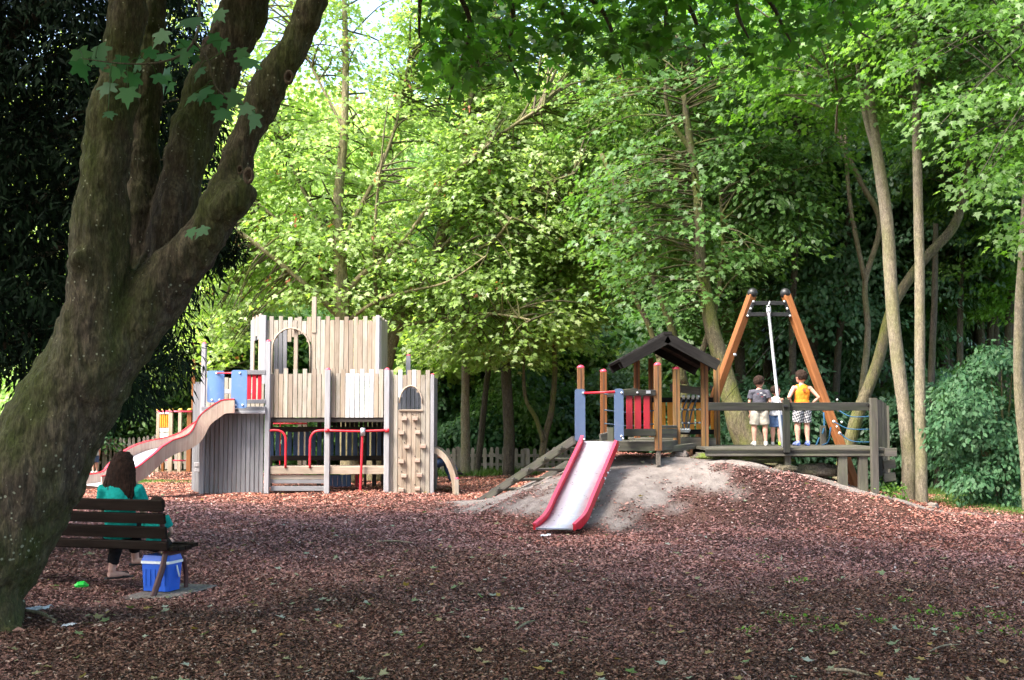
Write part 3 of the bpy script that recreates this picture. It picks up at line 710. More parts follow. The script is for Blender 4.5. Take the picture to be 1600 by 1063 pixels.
# --- the two bright plane trees behind the fort
rg = np.random.default_rng(41)
p1 = thing('plane_tree', 'bright sunlit plane tree with spreading limbs standing straight behind the fort tower', 'tree', W(545, 738, 27.5))
P1 = [[(548, 760), (543, 660), (538, 560), (535, 490), (531, 400), (528, 320), (538, 200), (540, 80), (536, -60)],
      [(536, 500), (505, 470), (460, 430), (405, 385), (360, 352), (330, 325)],
      [(534, 480), (505, 430), (472, 385), (440, 350), (400, 315), (372, 290)],
      [(535, 470), (565, 430), (610, 400), (665, 330), (710, 270), (765, 225)],
      [(532, 410), (500, 350), (470, 290), (440, 220), (425, 140)],
      [(530, 390), (565, 320), (600, 250), (625, 170), (640, 80)],
      [(545, 500), (590, 470), (640, 455), (700, 440), (760, 400)],
      [(536, 200), (500, 130), (470, 60), (460, -40)]]
W1 = [[30, 27, 25, 24, 21, 17, 13, 10, 6], [15, 12, 10, 9, 7, 4], [12, 10, 8, 6, 5, 3], [13, 11, 9, 8, 6, 4], [10, 8, 6, 5, 3], [11, 9, 7, 5, 3], [8, 7, 6, 4, 3], [7, 5, 4, 2]]
src = []
for i, (pts, wd) in enumerate(zip(P1, W1)):
    dy = [0, -1.0, .8, -1.2, 1.0, -.4, -1.6, .3][i]
    q = [(a, b_, 27.5 + dy * k / (len(pts) - 1)) for k, (a, b_) in enumerate(pts)]
    trunk('trunk' if i == 0 else 'limb', q, wd if i == 0 else [v_ * .8 for v_ in wd], 27.5, M['bark_plane'], p1); src += smoothpath([W(*x) for x in q[(3 if i == 0 else 1):]], 9)
cut1 = lambda px: np.interp(px, [200, 300, 340, 395, 420, 600, 650, 700], [560, 590, 600, 470, 470, 500, 560, 560])
s1 = region_spots(rg, 900, 520, 200, 300, 340, 26.4, 30.2, .15, 1, cut1) + region_spots(rg, 300, 420, 430, 190, 160, 27, 30, .0, 2, cut1)
foliage(p1, s1, 26, .62, .135, STAR, M['l_plane'], 42, .07, .35)
twigs(p1, s1, src, 2, M['bark_mossy'], rg)
p2 = thing('plane_tree', 'leaning plane tree with low sweeping leafy boughs just right of the fort tower', 'tree', W(592, 742, 28.5))
P2 = [[(588, 760), (592, 640), (604, 550), (636, 478), (676, 410), (704, 320), (725, 230), (738, 150), (742, 40)],
      [(650, 455), (700, 425), (740, 395), (775, 372), (800, 340)],
      [(690, 300), (740, 250), (790, 205), (850, 165)],
      [(620, 510), (680, 500), (760, 490), (830, 500)],
      [(680, 400), (740, 340), (820, 300), (900, 270)], [(606, 560), (590, 480), (585, 400), (590, 300), (600, 240)]]
W2 = [[34, 30, 27, 24, 20, 16, 13, 11, 6], [12, 9, 8, 6, 4], [9, 8, 6, 4], [8, 6, 5, 3], [9, 7, 5, 3], [11, 9, 7, 5, 3]]
src = []
for i, (pts, wd) in enumerate(zip(P2, W2)):
    q = [(a, b_, 28.5 - (0 if i == 0 else 2.4 * k / (len(pts) - 1))) for k, (a, b_) in enumerate(pts)]
    trunk('trunk' if i == 0 else 'limb', q, wd if i == 0 else [v_ * .8 for v_ in wd], 28.5, M['bark_plane'], p2); src += smoothpath([W(*x) for x in q[(3 if i == 0 else 1):]], 9)
cut2 = lambda px: np.interp(px, [560, 600, 640, 700, 760, 830, 900, 960], [470, 480, 540, 570, 590, 560, 500, 450])
s2 = region_spots(rg, 560, 780, 400, 180, 190, 26.1, 30, .12, 3, cut2) + region_spots(rg, 620, 800, 150, 200, 250, 26.3, 30, .14, 4, cut2)
foliage(p2, s2, 26, .62, .135, STAR, M['l_plane'], 43, .07, .4)
twigs(p2, s2, src, 2, M['bark_mossy'], rg)
for root, ss, sd in ((p1, s1, 5), (p2, s2, 6)):
    rg2 = np.random.default_rng(sd); idx = rg2.choice(len(ss), 110, replace=False); C = np.array(ss)[idx] + rg2.normal(0, .2, (110, 3))
    V, P = sprays(C, rg2.normal(0, 1, C.shape), 5, .10, .05, .09, OVAL, rg2, tilt=1.2)
    tag(put('seed_clusters', fast_mesh('seed_clusters', V, 6, rg2.uniform(0, 1, len(V))), root, (0, 0, 0), M['samara']), kind='stuff')

# --- trees whose trunks can be told apart: label, trunk pixel path, widths, distance, bark, crown spec list
TR = [
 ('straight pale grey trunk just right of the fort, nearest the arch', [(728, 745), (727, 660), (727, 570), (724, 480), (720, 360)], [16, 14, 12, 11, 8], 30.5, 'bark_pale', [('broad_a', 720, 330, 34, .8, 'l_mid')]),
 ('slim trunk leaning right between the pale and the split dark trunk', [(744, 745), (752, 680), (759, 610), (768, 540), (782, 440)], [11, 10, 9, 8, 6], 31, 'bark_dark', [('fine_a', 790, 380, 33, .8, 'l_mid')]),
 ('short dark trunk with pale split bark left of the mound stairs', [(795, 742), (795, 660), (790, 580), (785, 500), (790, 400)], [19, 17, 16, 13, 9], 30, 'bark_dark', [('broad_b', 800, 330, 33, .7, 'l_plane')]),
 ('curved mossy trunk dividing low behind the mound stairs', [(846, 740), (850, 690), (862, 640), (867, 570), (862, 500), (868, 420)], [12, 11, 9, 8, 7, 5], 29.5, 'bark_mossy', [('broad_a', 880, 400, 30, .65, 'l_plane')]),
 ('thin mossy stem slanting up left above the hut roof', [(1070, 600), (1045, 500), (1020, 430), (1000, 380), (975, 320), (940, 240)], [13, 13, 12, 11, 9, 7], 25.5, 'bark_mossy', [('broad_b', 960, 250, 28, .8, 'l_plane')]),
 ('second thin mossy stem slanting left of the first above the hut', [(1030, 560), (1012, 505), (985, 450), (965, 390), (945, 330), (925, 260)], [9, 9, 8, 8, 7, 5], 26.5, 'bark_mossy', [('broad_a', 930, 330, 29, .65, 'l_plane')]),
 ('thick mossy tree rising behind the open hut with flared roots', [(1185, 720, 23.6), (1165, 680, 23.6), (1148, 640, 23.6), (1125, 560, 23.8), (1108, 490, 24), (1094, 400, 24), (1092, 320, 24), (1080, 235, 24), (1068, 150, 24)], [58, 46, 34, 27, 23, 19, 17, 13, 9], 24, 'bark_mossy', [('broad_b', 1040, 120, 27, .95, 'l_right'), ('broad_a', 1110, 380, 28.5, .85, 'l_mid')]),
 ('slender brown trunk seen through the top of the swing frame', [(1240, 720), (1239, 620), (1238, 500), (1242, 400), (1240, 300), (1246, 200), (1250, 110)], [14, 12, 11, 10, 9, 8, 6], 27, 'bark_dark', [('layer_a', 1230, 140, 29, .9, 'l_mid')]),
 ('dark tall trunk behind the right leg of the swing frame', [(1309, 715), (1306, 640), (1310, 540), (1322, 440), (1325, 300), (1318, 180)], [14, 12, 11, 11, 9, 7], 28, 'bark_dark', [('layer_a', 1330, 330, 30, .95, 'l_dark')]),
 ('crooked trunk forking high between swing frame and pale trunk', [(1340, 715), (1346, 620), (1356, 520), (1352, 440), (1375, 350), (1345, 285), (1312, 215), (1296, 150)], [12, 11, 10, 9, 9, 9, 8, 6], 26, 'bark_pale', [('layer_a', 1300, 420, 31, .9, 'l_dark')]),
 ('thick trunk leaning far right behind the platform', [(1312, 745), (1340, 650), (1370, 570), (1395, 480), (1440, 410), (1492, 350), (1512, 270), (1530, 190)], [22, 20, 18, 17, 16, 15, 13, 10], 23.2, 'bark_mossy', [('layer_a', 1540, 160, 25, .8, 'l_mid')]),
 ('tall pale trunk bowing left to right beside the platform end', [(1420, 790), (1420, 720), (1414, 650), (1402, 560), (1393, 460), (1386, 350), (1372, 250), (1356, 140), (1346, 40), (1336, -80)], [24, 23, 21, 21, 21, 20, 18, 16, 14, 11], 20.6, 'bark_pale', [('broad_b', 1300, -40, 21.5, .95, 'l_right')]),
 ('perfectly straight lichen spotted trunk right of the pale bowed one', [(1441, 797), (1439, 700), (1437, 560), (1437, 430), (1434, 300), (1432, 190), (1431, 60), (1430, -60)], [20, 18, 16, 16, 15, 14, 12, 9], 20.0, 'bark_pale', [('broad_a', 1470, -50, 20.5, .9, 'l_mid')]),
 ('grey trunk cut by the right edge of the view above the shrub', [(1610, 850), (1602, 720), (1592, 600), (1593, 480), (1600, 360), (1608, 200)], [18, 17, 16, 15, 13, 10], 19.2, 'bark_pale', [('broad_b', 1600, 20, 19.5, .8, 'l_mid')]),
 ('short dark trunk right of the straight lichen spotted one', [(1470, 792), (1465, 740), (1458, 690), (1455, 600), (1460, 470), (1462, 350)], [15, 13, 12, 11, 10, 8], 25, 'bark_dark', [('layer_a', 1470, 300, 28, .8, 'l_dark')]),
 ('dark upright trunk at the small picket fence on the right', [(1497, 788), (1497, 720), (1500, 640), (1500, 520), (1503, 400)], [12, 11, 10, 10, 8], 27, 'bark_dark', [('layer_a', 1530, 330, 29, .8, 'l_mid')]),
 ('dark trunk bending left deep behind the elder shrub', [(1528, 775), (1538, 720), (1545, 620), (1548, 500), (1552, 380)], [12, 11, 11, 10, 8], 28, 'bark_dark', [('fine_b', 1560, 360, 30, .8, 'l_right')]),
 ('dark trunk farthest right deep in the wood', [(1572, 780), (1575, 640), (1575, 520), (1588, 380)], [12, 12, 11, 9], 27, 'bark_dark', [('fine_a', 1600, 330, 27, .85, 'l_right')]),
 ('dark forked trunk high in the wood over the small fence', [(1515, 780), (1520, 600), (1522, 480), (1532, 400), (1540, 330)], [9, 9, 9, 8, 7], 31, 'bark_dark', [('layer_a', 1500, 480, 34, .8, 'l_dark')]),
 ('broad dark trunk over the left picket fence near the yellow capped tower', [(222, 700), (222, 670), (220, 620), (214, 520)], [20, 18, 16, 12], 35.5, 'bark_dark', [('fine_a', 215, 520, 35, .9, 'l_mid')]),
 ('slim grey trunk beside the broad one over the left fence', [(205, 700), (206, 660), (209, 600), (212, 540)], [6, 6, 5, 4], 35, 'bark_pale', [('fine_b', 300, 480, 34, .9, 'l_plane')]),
]
random.seed(4)
for lab, pts, wd, Y, bk, crs in TR:
    p0 = pts[0]; y0 = p0[2] if len(p0) > 2 else Y
    b0 = W(p0[0], p0[1], y0); root = thing('woodland_tree', lab, 'tree', (b0.x, b0.y, Hs(b0.x, b0.y)))
    gz = Hs(b0.x, b0.y)
    trunk('trunk', pts, wd, Y, M[bk], root)
    if b0.z > gz:      # carry the trunk down to the soil
        r = wd[0] / 2 / F * y0; tube('trunk_foot', [(b0.x, b0.y, gz - .2), (b0.x, b0.y, b0.z + .02)], [r * 1.25, r], M[bk], root, 10, 1)
    for k, (kind, cx, cy, cY, sc, lm) in enumerate(crs):
        crown(kind, root, W(cx, cy, cY), sc, M[lm], random.uniform(0, 6.28), M[bk])
# extra limbs on the trees whose forks show
def limb_of(ix, pts, wd, Y, bk):
    root = [o for o in bpy.data.objects if o.get('label') == TR[ix][0]][0]; trunk('limb', pts, wd, Y, M[bk], root)
limb_of(3, [(849, 690), (838, 655), (822, 625), (818, 580), (822, 520)], [8, 7, 6, 5, 4], 29.4, 'bark_mossy')
limb_of(6, [(1094, 560), (1120, 470), (1130, 380), (1125, 300)], [10, 8, 7, 5], 24.2, 'bark_mossy')
limb_of(6, [(1080, 235), (1050, 190), (1040, 150), (1042, 100)], [9, 7, 6, 4], 24, 'bark_mossy')
limb_of(9, [(1352, 440), (1330, 330), (1322, 240), (1320, 150)], [8, 7, 6, 5], 26, 'bark_pale')
limb_of(9, [(1345, 285), (1290, 180), (1240, 185), (1215, 185)], [7, 5, 4, 3], 26, 'bark_dark')
limb_of(11, [(1372, 250), (1352, 180), (1340, 100)], [12, 10, 8], 20.6, 'bark_pale')

tl = [o for o in bpy.data.objects if o.get('label') == TR[2][0]][0]
rg = np.random.default_rng(60)
sm = region_spots(rg, 200, 790, 515, 170, 75, 30.5, 33.5, .05, 50)
foliage(tl, sm, 30, .55, .13, STAR, M['l_far'], 64, .06, .4)
sm = region_spots(rg, 170, 865, 455, 105, 85, 27.5, 29.8, .0, 58)
foliage(tl, sm, 28, .5, .13, STAR, M['l_plane'], 67, .06, .4)
twigs(tl, sm, smoothpath([W(790, 560, 30), W(785, 500, 30), W(790, 400, 30)], 8), 3, M['bark_dark'], rg, .02)
# leaves of the mossy tree that hang in front of its own stems
mt_ = [o for o in bpy.data.objects if o.get('label') == TR[6][0]][0]
rg = np.random.default_rng(61)
sm = region_spots(rg, 400, 1090, 250, 230, 260, 22.8, 26.5, .18, 51, lambda px: np.interp(px, [880, 950, 1050, 1120, 1200, 1300], [480, 505, 500, 440, 430, 380]))
foliage(mt_, sm, 26, .60, .125, STAR, M['l_mid'], 62, .06, .45)
twigs(mt_, sm, smoothpath([W(1120, 520, 24), W(1108, 470, 24), W(1094, 400, 24), W(1092, 320, 24), W(1080, 235, 24), W(1068, 150, 24), W(1060, 60, 24)], 12) + smoothpath([W(1120, 470, 24), W(1130, 380, 24), W(1125, 300, 24)], 8), 2, M['bark_mossy'], rg, .025)
sm = region_spots(rg, 260, 1230, 190, 130, 190, 23.5, 27.0, .05, 57)
mt3 = [o for o in bpy.data.objects if o.get('label') == TR[7][0]][0]
foliage(mt3, sm, 30, .55, .14, OVAL, M['l_mid'], 66, .05, .5, droop=.3)
twigs(mt3, sm, smoothpath([W(1242, 400, 27), W(1240, 300, 27), W(1246, 200, 27), W(1250, 110, 27)], 10), 3, M['bark_dark'], rg, .02)
mt2 = [o for o in bpy.data.objects if o.get('label') == TR[9][0]][0]
sm = region_spots(rg, 420, 1340, 400, 190, 220, 26.6, 30, .12, 52)
foliage(mt2, sm, 34, .6, .14, OVAL, M['l_dark'], 63, .04, .6, jit=.4, droop=.3)
# --- the anonymous trees and bushes that fill the wood
random.seed(12)
def filler(n, fn, label, group, name='woodland_tree', cat='tree'):
    for i in range(n):
        x, y, kinds, sc, lm, zc, tr = fn(i)
        px_ = 800 + x / y * F
        wh = next(s for lim_, s in ((330, 'beyond the left picket fence'), (650, 'beyond the fort'), (905, 'beyond the middle picket fence'), (1135, 'beyond the roofed hut'), (1330, 'beyond the swing frame'), (9e9, 'beyond the platform end and elder shrub')) if px_ < lim_)
        z = Hs(x, y); root = thing(name, label + ' ' + wh, cat, (x, y, z), group)
        if tr:
            h = zc + 1; lean = random.uniform(-.5, .5)
            tube('trunk', [(x, y, z - .2), (x + lean * .4, y, z + h * .4), (x + lean, y, z + h)], [.17, .13, .06], M['bark_dark'], root, 8, 3)
        crown(random.choice(kinds), root, (x, y, z + zc), sc, M[lm], random.uniform(0, 6.28), M['bark_dark'])
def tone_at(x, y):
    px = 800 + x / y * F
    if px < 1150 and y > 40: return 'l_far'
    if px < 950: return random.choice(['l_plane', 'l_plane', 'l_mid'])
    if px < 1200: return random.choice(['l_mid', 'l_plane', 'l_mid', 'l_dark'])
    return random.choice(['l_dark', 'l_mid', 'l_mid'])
def f_row(y0, y1, xr, zr, sr, kinds, tr=True, lm=None):
    def fn(i):
        y = random.uniform(y0, y1); x = random.uniform(-xr, xr) * y / 40
        return x, y, kinds, random.uniform(*sr), lm or tone_at(x, y), random.uniform(*zr), tr
    return fn
def right_row(i):
    y = random.uniform(33, 38); px = random.uniform(1180, 1640); return (px - 800) / F * y, y, ['fine_a', 'layer_a'], random.uniform(1., 1.25), random.choice(['l_mid', 'l_dark']), random.uniform(6.5, 9.5), True
filler(9, right_row, 'tall leafy tree in the dense wood', 'trees of the wood just beyond the fence')
filler(34, f_row(41, 50, 22, (3.5, 10), (1.2, 1.6), ['fine_a', 'fine_b', 'broad_b']), 'leafy tree on the rising slope', 'trees on the wooded slope')
filler(26, f_row(52, 72, 22, (4, 10), (1.6, 2.2), ['fine_a', 'fine_b']), 'distant tree high on the slope', 'trees high on the slope')
def understory(i):
    px = -80 + 1780 * (i + random.random() * .8) / 46; y = random.uniform(33.5, 37.5)
    return (px - 800) / F * y, y, ['bush_a', 'bush_b'], random.uniform(1.0, 1.45), (random.choice(['l_mid', 'l_mid', 'l_shrub']) if px < 1100 else random.choice(['l_dark', 'l_mid', 'l_shrub'])), random.uniform(.6, 1.6), False
filler(46, understory, 'dark green bush low in the undergrowth', 'undergrowth bushes along the fence', 'bush', 'bush')
def understory2(i):
    px = -60 + 1740 * (i + random.random() * .8) / 30; y = random.uniform(37, 41)
    return (px - 800) / F * y, y, ['bush_a', 'bush_b'], random.uniform(1.7, 2.3), random.choice(['l_mid', 'l_mid', 'l_shrub', 'l_far' if px < 1000 else 'l_mid']), random.uniform(2.4, 4.2), False
filler(30, understory2, 'tall shaded shrub at the foot of the wood', 'tall shrubs at the foot of the wood', 'tall_shrub', 'shrub')
def right_under(i):
    px = 1090 + 560 * (i + random.random() * .7) / 16; y = random.uniform(25.5, 30)
    return (px - 800) / F * y, y, ['bush_a', 'bush_b'], random.uniform(.75, 1.1), random.choice(['l_dark', 'l_dark', 'l_mid']), random.uniform(.5, 1.5), False
filler(16, right_under, 'leafy bush in deep shade at the wood edge', 'bushes in the shade behind the platform', 'bush', 'bush')
def thin(i):
    px = [1268, 1290, 1331, 1378, 1402, 1453, 1478, 1490, 1508, 1536, 1556, 1566, 1583, 1598, 1160, 1205][i]; y = 29 + (i * 37 % 11) * .6
    return (px - 800) / F * y, y, ['layer_a', 'fine_b'], random.uniform(.7, .9), random.choice(['l_mid', 'l_dark']), random.uniform(9, 11), True
filler(16, thin, 'thin dark trunk with a high crown', 'thin dark trunks deep in the wood')
# the elder on the right and the light green shrub far left
er = thing('elder_shrub', 'big spreading elder shrub with pale drooping leaves at the right edge', 'shrub', W(1570, 800, 20.5))
rg = np.random.default_rng(77)
base = wloc(er); base.z = Hs(base.x, base.y)
for k in range(9):
    e = W(1480 + 17 * k, 560 + 20 * random.random() + 60 * abs(k - 5) / 5, 20.5 + random.uniform(-.8, .6))
    tube('stem', [base + Vector((random.uniform(-.15, .15), 0, -.05)), base.lerp(e, .5) + Vector((0, 0, .3)), e], [.035, .024, .008], M['bark_mossy'], er, 6, 4)
sp_ = [p for p in region_spots(rg, 420, 1568, 668, 108, 128, 19.4, 21.8, .05, 9)]
foliage(er, sp_, 34, .30, .092, OVAL, M['l_shrub'], 78, .05, .6, droop=.4)
gl = thing('light_green_shrub', 'light green shrub seen in the gap left of the maple trunk', 'shrub', W(-20, 735, 27))
rg = np.random.default_rng(79)
foliage(gl, region_spots(rg, 300, 10, 650, 110, 90, 25.5, 28.5, -.1, 19), 40, .42, .13, KITE, M['l_plane'], 80)
tube('stem', [W(-20, 750, 27), W(-10, 700, 27), W(10, 640, 27)], [.08, .05, .01], M['bark_dark'], gl, 6, 3)
# bright leafy curtain of the right-hand trees, upper right
rt = thing('hornbeam_tree', 'fresh green tree hanging its leafy curtain down the upper right corner', 'tree', (10.2, 17.5, Hs(10.2, 17.5)))
tube('trunk', [(10.2, 17.5, -.2), (10.0, 17.5, 3), (9.6, 17.4, 7), (9.2, 17.3, 10)], [.2, .17, .12, .05], M['bark_dark'], rt, 10, 4)
rg = np.random.default_rng(81)
cr_ = lambda px: np.interp(px, [1290, 1350, 1400, 1450, 1500, 1550, 1600, 1700], [20, 90, 130, 180, 250, 350, 440, 500])
ss = region_spots(rg, 400, 1560, 120, 280, 420, 15, 19, .14, 29, cr_)
foliage(rt, ss, 34, .50, .10, STAR, M['l_right'], 82, .06, .5, droop=.3)
twigs(rt, ss, [(9.6, 17.4, 7), (9.8, 17.4, 5), (9.3, 17.3, 9), (8.6, 16.5, 7.5), (8.4, 17.2, 6)], 2, M['bark_dark'], rg, .02)
# ================================================================== play fort
def vert(name, px, y0, y1, Y, wpx, d, mat, parent, side=(1, 0, 0)):
    """upright board: pixel column px, from py y0 (bottom) to y1 (top) at distance Y"""
    x = (px - 800) / F * Y; z0 = W(px, y0, Y).z; z1 = W(px, y1, Y).z
    return beam(name, (x, Y, z0), (x, Y, z1), wpx / F * Y, d, mat, parent, side)
def hz(name, a, b, h, d, mat, parent):
    """level beam between two places, h high, d deep"""
    a, b = Vector(a), Vector(b)
    return beam(name, a, b, h, d, mat, parent, (0, 0, 1))
def cap(parent, p, r, mat, name='cap'):
    v, f = ball_geo((0, 0, .0), (r, r, r * .75), 12, 8, lambda q: Vector((q.x, q.y, max(q.z, -.15))))
    return put(name, pydata(name, v, f, True), parent, p, mat)
FY = 23.7
def build_fort():
    g0 = lambda px, Y: (px - 800) / F * Y
    root = thing('play_fort', 'large pale wooden play fort with toothed plank walls, tower and wavy slide', 'play fort', (g0(480, FY), FY + 1, 0))
    rd = random.Random(5)
    FW, FT, FG, FP, FD = M['fort_wood'], M['fort_tan'], M['fort_grey'], M['fort_post'], M['fort_dark']
    # middle curtain wall
    px = 424.5; i = 0; st = 7.45
    while px < 603:
        white = 540 < px < 585
        vert('plank', px, 652.5, (576.5 if i % 2 else 584) + rd.uniform(-.8, .8), FY, st - (.95 if white else .75), .035, M['fresh_white'] if white else FW if rd.random() < .6 else FT, root)
        if white: root.children[-1]['label'] = 'fresh white plank among the weathered ones'
        px += st; i += 1
    for py in (592, 645): hz('rail', (g0(421, FY), FY + .055, W(500, py, FY).z), (g0(603, FY), FY + .055, W(500, py, FY).z), .09, .06, FG, root)
    # posts of the front
    for px, y0, y1, wp, Y in ((419, 768, 534, 7.5, FY - .06), (512.5, 772, 578, 8, FY - .06), (605, 771, 578, 8, FY - .06), (676, 770, 586, 5.5, FY - .04), (318.5, 768, 537, 6.5, FY - .02)):
        p = vert('post', px, y0 + 6, y1, Y, wp, .11, FP, root); cap(p, p.location + wloc(root) - Vector((0, 0, 0)) + Vector((0, 0, W(px, y1, Y).z - W(px, y0 + 6, Y).z)), wp / 2 / F * Y * 1.05, M['pink_cap'])
    for px, y0, y1, Y in ((638, 620, 556, 25.6), (545, 600, 505, 26.0)):
        p = vert('post', px, y0, y1, Y, 7, .10, FP, root); cap(p, wloc(p) + Vector((0, 0, W(px, y1, Y).z - W(px, y0, Y).z)), .05, M['pink_cap'])
    vert('flag_pole', 490, 520, 464, 24.4, 7, .07, FT, root)
    # upper tower
    TY = 24.4
    def arch(px, c=455.0, hw=29.0, top=514.0, spring=546.0):
        u = (px - c) / hw
        return None if abs(u) >= 1 else spring - (spring - top) * math.sqrt(1 - u * u)
    px = 416; i = 0; st = 7.35
    while px < 593:
        top = (495 if i % 2 else 501) + rd.uniform(-.8, .8)
        mt = FW if rd.random() < .72 else FT
        a = arch(px)
        vert('plank', px, (a if a else 586), top, TY, st - .7, .035, mt, root)
        px += st; i += 1
    # arch rim
    P = [W(455 + 29.5 * math.cos(a), 546 - 33 * math.sin(a), TY - .03) for a in np.linspace(0, math.pi, 15)]
    P = [W(484.5, 582, TY - .03)] + P + [W(425.5, 582, TY - .03)]
    tube('arch_rim', P, .018, FT, root, 6, 1)
    for px in (412, 590): vert('post', px, 600, 493, TY - .03, 6, .09, FP, root)
    vert('post', 462, 600, 497, TY + .05, 6, .06, FT, root)
    # tower back wall with its own arch
    BY = 25.9
    px = 431; i = 0
    while px < 602:
        wx = px; u = (wx - 473) / 26.0
        t = 503 + (4 if i % 2 else 0)
        if abs(u) < 1: vert('plank', px, 551 - 29 * math.sqrt(1 - u * u), t, BY, 6.2, .035, FT, root)
        else: vert('plank', px, 588, t, BY, 6.2, .035, FG if px < 500 else FT, root)
        px += 6.9; i += 1
    # tower left angled wall
    a0, a1 = W(411, 500, TY), W(393, 500, BY); n = 7
    for i in range(n):
        q = a0.lerp(a1, (i + .5) / n); x, y, _ = q
        zt = W(400, 492, TY).z + (0.05 if i % 2 else 0); zb = W(400, 580, TY).z
        zz = [zt - .62, zt - .5, zt - .46, zt - .5, zt - .62][i - 1] if 1 <= i <= 5 else zb
        sd_ = (a1 - a0).normalized()
        beam('plank', (x, y, zz if 2 <= i <= 4 else zb), (x, y, zt), (a1 - a0).length / n * .92, .035, FT if i % 2 else FG, root, sd_)
    # tower right side wall
    for i in range(6):
        y = TY + .12 + i * .25; x = g0(592, TY); beam('plank', (x, y, W(592, 586, TY).z), (x, y, W(592, 496, TY).z + (.05 if i % 2 else 0)), .23, .035, FW, root, (0, 1, 0))
    # right bay: climbing wall with window
    px = 611.5; i = 0; st = 7.15
    while px < 673:
        top = (578.5 if i % 2 == 0 else 586); wht = i in (2, 5)
        if wht: top = 578
        if 623 < px < 661:
            u = (px - 642) / 19.5; a = 640 - 35 * math.sqrt(max(0, 1 - u * u)) * .98
            a = min(a, 625)
            vert('plank', px, a, top, FY - .02, st - .6, .035, M['fresh_white'] if wht else FT, root)
            vert('plank', px, 775, 641, FY - .01, st - .35, .04, FT, root)
        else: vert('plank', px, 775, top, FY - .02, st - .6, .035, FW, root)
        px += st; i += 1
    tube('arch_rim', [W(642 + 18 * math.cos(a), 630 - 27 * math.sin(a), FY - .05) for a in np.linspace(0, math.pi, 11)], .016, FT, root, 6, 1)
    hz('rail', W(623.5, 641.5, FY - .045), W(661, 641.5, FY - .045), .04, .03, FT, root)
    for px in np.arange(612, 676, 6.6): vert('plank', px, 775, 592, 25.5, 6, .035, FG, root)
    for y in np.arange(FY + .12, 25.5, .21): beam('plank', (g0(674, FY), y, -.1), (g0(674, FY), y, W(674, 588, FY).z), .19, .035, FG, root, (0, 1, 0))
    holds = [(448, 632), (498, 632), (435, 697), (510, 695), (460, 762), (535, 760), (434, 830), (508, 825), (446, 895), (518, 892), (433, 960), (508, 955)]
    for a, b in holds:
        hp = W(480 + a / 2.95, 440 + b / 2.95, FY - .035)
        h = hz('climbing_hold', hp - Vector((.055, .03, 0)), hp + Vector((.055, -.03, 0)), .075, .06, M['ply'], root)
        for s in (-.028, .028): ball('bolt', hp + Vector((s, -.062, 0)), .011, M['fort_dark'], h, 8, 5)
    # left bay: hull-like wall below the deck
    edge_pts = [(413, FY), (380, FY - .10), (345, FY - .05), (322, FY + .12)]
    px = 415.5; st = 6.9; i = 0
    while px > 321:
        px -= st; Y = float(np.interp(px, [318, 345, 380, 415], [FY + .15, FY - .03, FY - .08, FY]))
        vert('plank', px + 1.5, 774, 641, Y, st - .5, .035, FG, root); i += 1
    for i, (px, Y, wp) in enumerate(((316, FY + .25, 3.8), (312.3, FY + .5, 3.8), (308.8, FY + .8, 3.8), (305.5, FY + 1.15, 3.6))):
        vert('plank', px, 770 - i, 597 + (i % 2) * 3, Y, wp + 2.2, .035, FG, root)
    for zpy in (727, 733): hz('hinge_plate', W(303.5, zpy, FY + .2), W(316.5, zpy, FY + .2), .11, .02, M['white_metal'], root)
    hz('rail', (g0(319, FY), FY - .14, W(0, 639, FY).z), (g0(418, FY), FY - .14, W(0, 639, FY).z), .09, .05, FG, root)
    hz('rail', (g0(330, FY), FY - .17, W(0, 644.5, FY).z), (g0(418, FY), FY - .17, W(0, 644.5, FY).z), .06, .05, FP, root)
    # deck
    zd = W(0, 648, FY).z
    for i in range(14):
        y = FY + .12 + i * .155; hz('deck_board', (g0(322, FY), y, zd), (g0(672, FY), y, zd), .03, .145, FD, root)
    for px in (425, 512, 600): beam('joist', (g0(px, FY), FY + .05, zd - .1), (g0(px, FY), 25.9, zd - .1), .08, .14, FD, root)
    hz('beam', (g0(421, FY), FY + .04, W(0, 656.5, FY).z), (g0(603, FY), FY + .04, W(0, 656.5, FY).z), .09, .07, FD, root)
    # guard at the slide bay
    for px in (389.5, 397.5, 406): vert('slat', px, 627, 584, FY - .08, 5.8, .03, M['red_dark'] if px < 0 else M['red'], root)
    hz('rail', W(384, 582, FY - .1), W(415, 582, FY - .1), .095, .05, FG, root)
    hz('rail', W(384, 627.5, FY - .1), W(415, 627.5, FY - .1), .085, .05, FG, root)
    for px in np.arange(326, 414, 7): vert('plank', px, 640, 590 + (px % 2), 25.6, 6.2, .03, FW, root)
    hz('rail', W(322, 583, FY + .7), W(345, 583, FY + .7), .08, .05, FG, root)
    hz('rail', W(322, 612, 25.3), W(400, 612, 25.3), .10, .05, FP, root)
    def panel(px0, px1, y0, y1, Y, mat, bolts=True):
        a, b = W(px0, y1, Y), W(px1, y0, Y); w_, h_ = b.x - a.x, a.z - b.z; r = .045; pts = []
        for cx, cz, s in ((w_ - r, h_ - r, 0), (r, h_ - r, 90), (r, r, 180), (w_ - r, r, 270)):
            for k in range(5): an = R(s + 22.5 * k); pts.append((cx + r * math.cos(an), cz + r * math.sin(an)))
        n = len(pts); v = [(x, -.02, z) for x, z in pts] + [(x, .02, z) for x, z in pts]
        f = [list(range(n)), list(range(2 * n - 1, n - 1, -1))] + [[i, n + i, n + (i + 1) % n, (i + 1) % n] for i in range(n)]
        o = put('side_panel', pydata('side_panel', v, f), root, (a.x, Y, b.z), mat)
        if bolts:
            for fx, fz in ((.3, .08), (.75, .08), (.55, .92)): ball('bolt', Vector((a.x + w_ * fx, Y - .025, b.z + h_ * fz)), .022, M['white_metal'], o, 8, 6)
        return o
